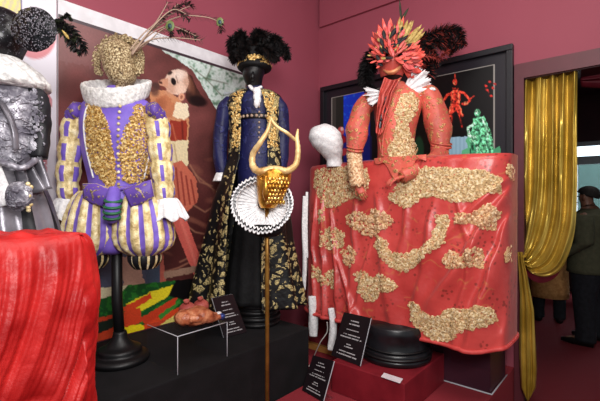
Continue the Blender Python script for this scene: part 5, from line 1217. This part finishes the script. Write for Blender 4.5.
# ------------------------------------------------------------------ people beyond the doorway
def person(loc, yaw, coat, label, coat_name, H=1.74, hair=M_hair, hemz=.80, girth=1.0):
    root = thing('person', loc, label, 'person'); s = H/1.74; ca, sa = math.cos(yaw), math.sin(yaw)
    def W_(x, y, z): return V((loc[0]+(x*ca-y*sa)*s*girth, loc[1]+(x*sa+y*ca)*s*girth, z*s+loc[2]))   # y- = facing
    # continuous body from a skinned skeleton
    J = [(0, 0, .93, .13), (0, 0, 1.12, .12), (0, 0, 1.33, .14), (0, 0, 1.46, .075), (0, -.015, 1.54, .055), (0, -.03, 1.60, .075), (0, -.025, 1.67, .078), (0, -.01, 1.72, .05)]
    E = [(0, 1), (1, 2), (2, 3), (3, 4), (4, 5), (5, 6), (6, 7)]
    for sd in (-1, 1):
        i = len(J); J += [(sd*.10, 0, .86, .085), (sd*.11, -.02, .48, .055), (sd*.115, .01, .09, .04), (sd*.125, -.15, .035, .032)]; E += [(0, i), (i, i+1), (i+1, i+2), (i+2, i+3)]
        i = len(J); J += [(sd*.18, 0, 1.42, .06), (sd*.235, .03, 1.14, .045), (sd*.215, -.14, .97, .03), (sd*.205, -.20, .93, .032)]; E += [(2, i), (i, i+1), (i+1, i+2), (i+2, i+3)]
        w_ = i+3
        for k, (o, L) in enumerate(((-.03, .07), (-.01, .085), (.01, .08), (.03, .06))):
            q = len(J); J += [(sd*.205+o, -.235, .905, .009), (sd*.205+o*1.1, -.24-L*.5, .89-L*.7, .008)]; E += [(w_, q), (q, q+1)]
        q = len(J); J += [(sd*.16, -.20, .92, .010), (sd*.145, -.235, .90, .009)]; E += [(w_, q), (q, q+1)]
    me = bpy.data.meshes.new('body'); me.from_pydata([tuple(W_(x, y, z)-V(loc)) for x, y, z, r in J], E, [])
    o = bpy.data.objects.new('body_tmp', me); COL.objects.link(o)
    m1 = o.modifiers.new('skin', 'SKIN'); m1.use_smooth_shade = True
    for k, (x, y, z, r) in enumerate(J):
        sv_ = me.skin_vertices[0].data[k]; sv_.radius = (r*s, r*s); sv_.use_root = (k == 0)
    o.modifiers.new('sub', 'SUBSURF').levels = 1
    dg = bpy.context.evaluated_depsgraph_get(); dg.update(); m2 = bpy.data.meshes.new_from_object(o.evaluated_get(dg)); bpy.data.objects.remove(o)
    m2.materials.clear(); m2.materials.append(M_skinp); m2.name = 'body'
    b = bpy.data.objects.new('body', m2); COL.objects.link(b); b.parent = root
    f = MB()
    f.tube([W_(0, -.10, 1.645), W_(0, -.128, 1.61), W_(0, -.105, 1.60)], [.008, .016, .013], 8)
    for sd in (-1, 1): f.ball(W_(sd*.082, -.02, 1.625), .012, .022, .032, 10)
    f.build('nose_and_ears', M_skinp, root)
    f = MB()
    for sd in (-1, 1): f.ball(W_(sd*.032, -.098, 1.64), .010, .008, .007, 8)
    f.build('eyes', M_black, root)
    f = MB(); f.tube([W_(-.024, -.098, 1.568), W_(0, -.108, 1.566), W_(.024, -.098, 1.568)], [.004, .008, .004], 8); f.build('mouth', M_lining, root)
    def hr(u, v):
        th = u*2*PI; ph = v*PI*(.52+.14*math.sin(th)); r = .1
        return W_(math.cos(th)*math.sin(ph)*(.080-.008*v), -.012+math.sin(th)*math.sin(ph)*(.090-.008*v), 1.655+math.cos(ph)*.098)
    f = MB(); f.grid(28, 12, hr, True); f.build('hair', hair, root, solid=.006)
    def ring(x, y, z, rx, ry): return (x, y, z, rx, ry)
    def lw(rows, name, mat, n=32, rip=.03):
        f = MB(); N = len(rows)-1
        def fn(u, v):
            k = v*N; i = min(N-1, int(k)); t = k-i; A, B = rows[i], rows[i+1]; c = [lerp(A[q], B[q], t) for q in range(5)]; th = u*2*PI
            q = 1+rip*noise.noise(V((math.cos(th)*2, math.sin(th)*2, v*5+loc[0])))
            return W_(c[0]+c[3]*math.cos(th)*q, c[1]+c[4]*math.sin(th)*q, c[2])
        f.grid(n, N*5, fn, True); return f.build(name, mat, root, solid=.006)
    lw([(0, 0, 1.50, .062, .06), (0, 0, 1.47, .10, .085), (0, 0, 1.43, .19, .12), (0, 0, 1.33, .205, .145), (0, 0, 1.15, .195, .145), (0, 0, 1.0, .20, .15), (0, 0, .80, .205, .16)]+([(0, 0, hemz, .22, .18)] if hemz < .7 else []), coat_name, coat)
    for sd in (-1, 1):
        lw([(sd*.175, 0, 1.44, .055, .07), (sd*.20, .01, 1.38, .068, .075), (sd*.235, .03, 1.14, .06, .065), (sd*.222, -.07, 1.04, .055, .055), (sd*.212, -.15, .965, .045, .045)], 'sleeve', coat, 20)
        lw([(sd*.085, 0, .92, .10, .115), (sd*.10, 0, .78, .095, .105), (sd*.11, -.01, .48, .075, .08), (sd*.115, .005, .2, .066, .07), (sd*.115, .0, .06, .064, .075)], 'trouser_leg', M_trouser, 22)
        f = MB(); f.tube([W_(sd*.115, .06, .045), W_(sd*.117, 0, .05), W_(sd*.122, -.09, .04), W_(sd*.127, -.17, .03)], [.036, .045, .042, .022], 14); f.build('shoe', M_shoe, root)
    return root
py_ = 4.2
person((P(590, 0, py_).x, py_, 0.0), math.radians(218), M_olive, 'person in an olive jacket and dark trousers standing turned away beyond the doorway', 'jacket', 1.64, girth=1.32)
py2 = 4.95
person((P(549, 0, py2).x, py2, 0.0), math.radians(150), M_beige, 'person in a tan coat mostly hidden behind the gold curtain', 'coat', 1.66, hemz=.33)

# ------------------------------------------------------------------ light
def area(name, loc, target, size, energy, col=(1, 1, 1), sizey=None):
    l = bpy.data.lights.new(name, 'AREA'); l.energy = energy; l.size = size; l.color = col
    if sizey: l.shape = 'RECTANGLE'; l.size_y = sizey
    o = bpy.data.objects.new(name, l); COL.objects.link(o); o.location = loc
    o.rotation_euler = (V(target)-V(loc)).to_track_quat('-Z', 'Y').to_euler(); return o
area('ceiling_lamp', (.6, 1.4, 3.55), (.1, 2.9, 1.2), 1.6, 62, (1, .96, .92))
area('flash_lamp', (.25, -.35, 2.3), (-.05, 3.2, 1.6), .7, 66, (1, .97, .95))
area('side_lamp', (-1.0, .2, 3.3), (-.9, 2.4, 1.6), 1.0, 14, (1, .97, .95))
area('back_room_fill', R(2.6, -2.2, 3.1), R(2.4, -2.6, 0), .8, 9, (1, .95, .9))  # added dim fill to brighten the people beyond the doorway; no fixture there
w = bpy.data.worlds.new('world'); scene.world = w; w.use_nodes = True
w.node_tree.nodes['Background'].inputs[0].default_value = (.85, .93, 1.0, 1); w.node_tree.nodes['Background'].inputs[1].default_value = .40
sun = bpy.data.lights.new('daylight', 'AREA'); sun.energy = 1800; sun.size = 4; sun.color = (.85, .95, 1)
so = bpy.data.objects.new('daylight', sun); COL.objects.link(so); so.location = R(4, FB-1.2, 5.5); so.rotation_euler = (R(4, FB-5, 1.5)-so.location).to_track_quat('-Z', 'Y').to_euler()

# ------------------------------------------------------------------ camera
cam = bpy.data.cameras.new('camera'); cam.sensor_width = 36; cam.lens = 24; cam.clip_start = .05
co = bpy.data.objects.new('camera', cam); COL.objects.link(co); co.location = (0, 0, CAMZ); co.rotation_euler = (PI/2, 0, 0)
scene.camera = co
scene.view_settings.view_transform = 'Standard'
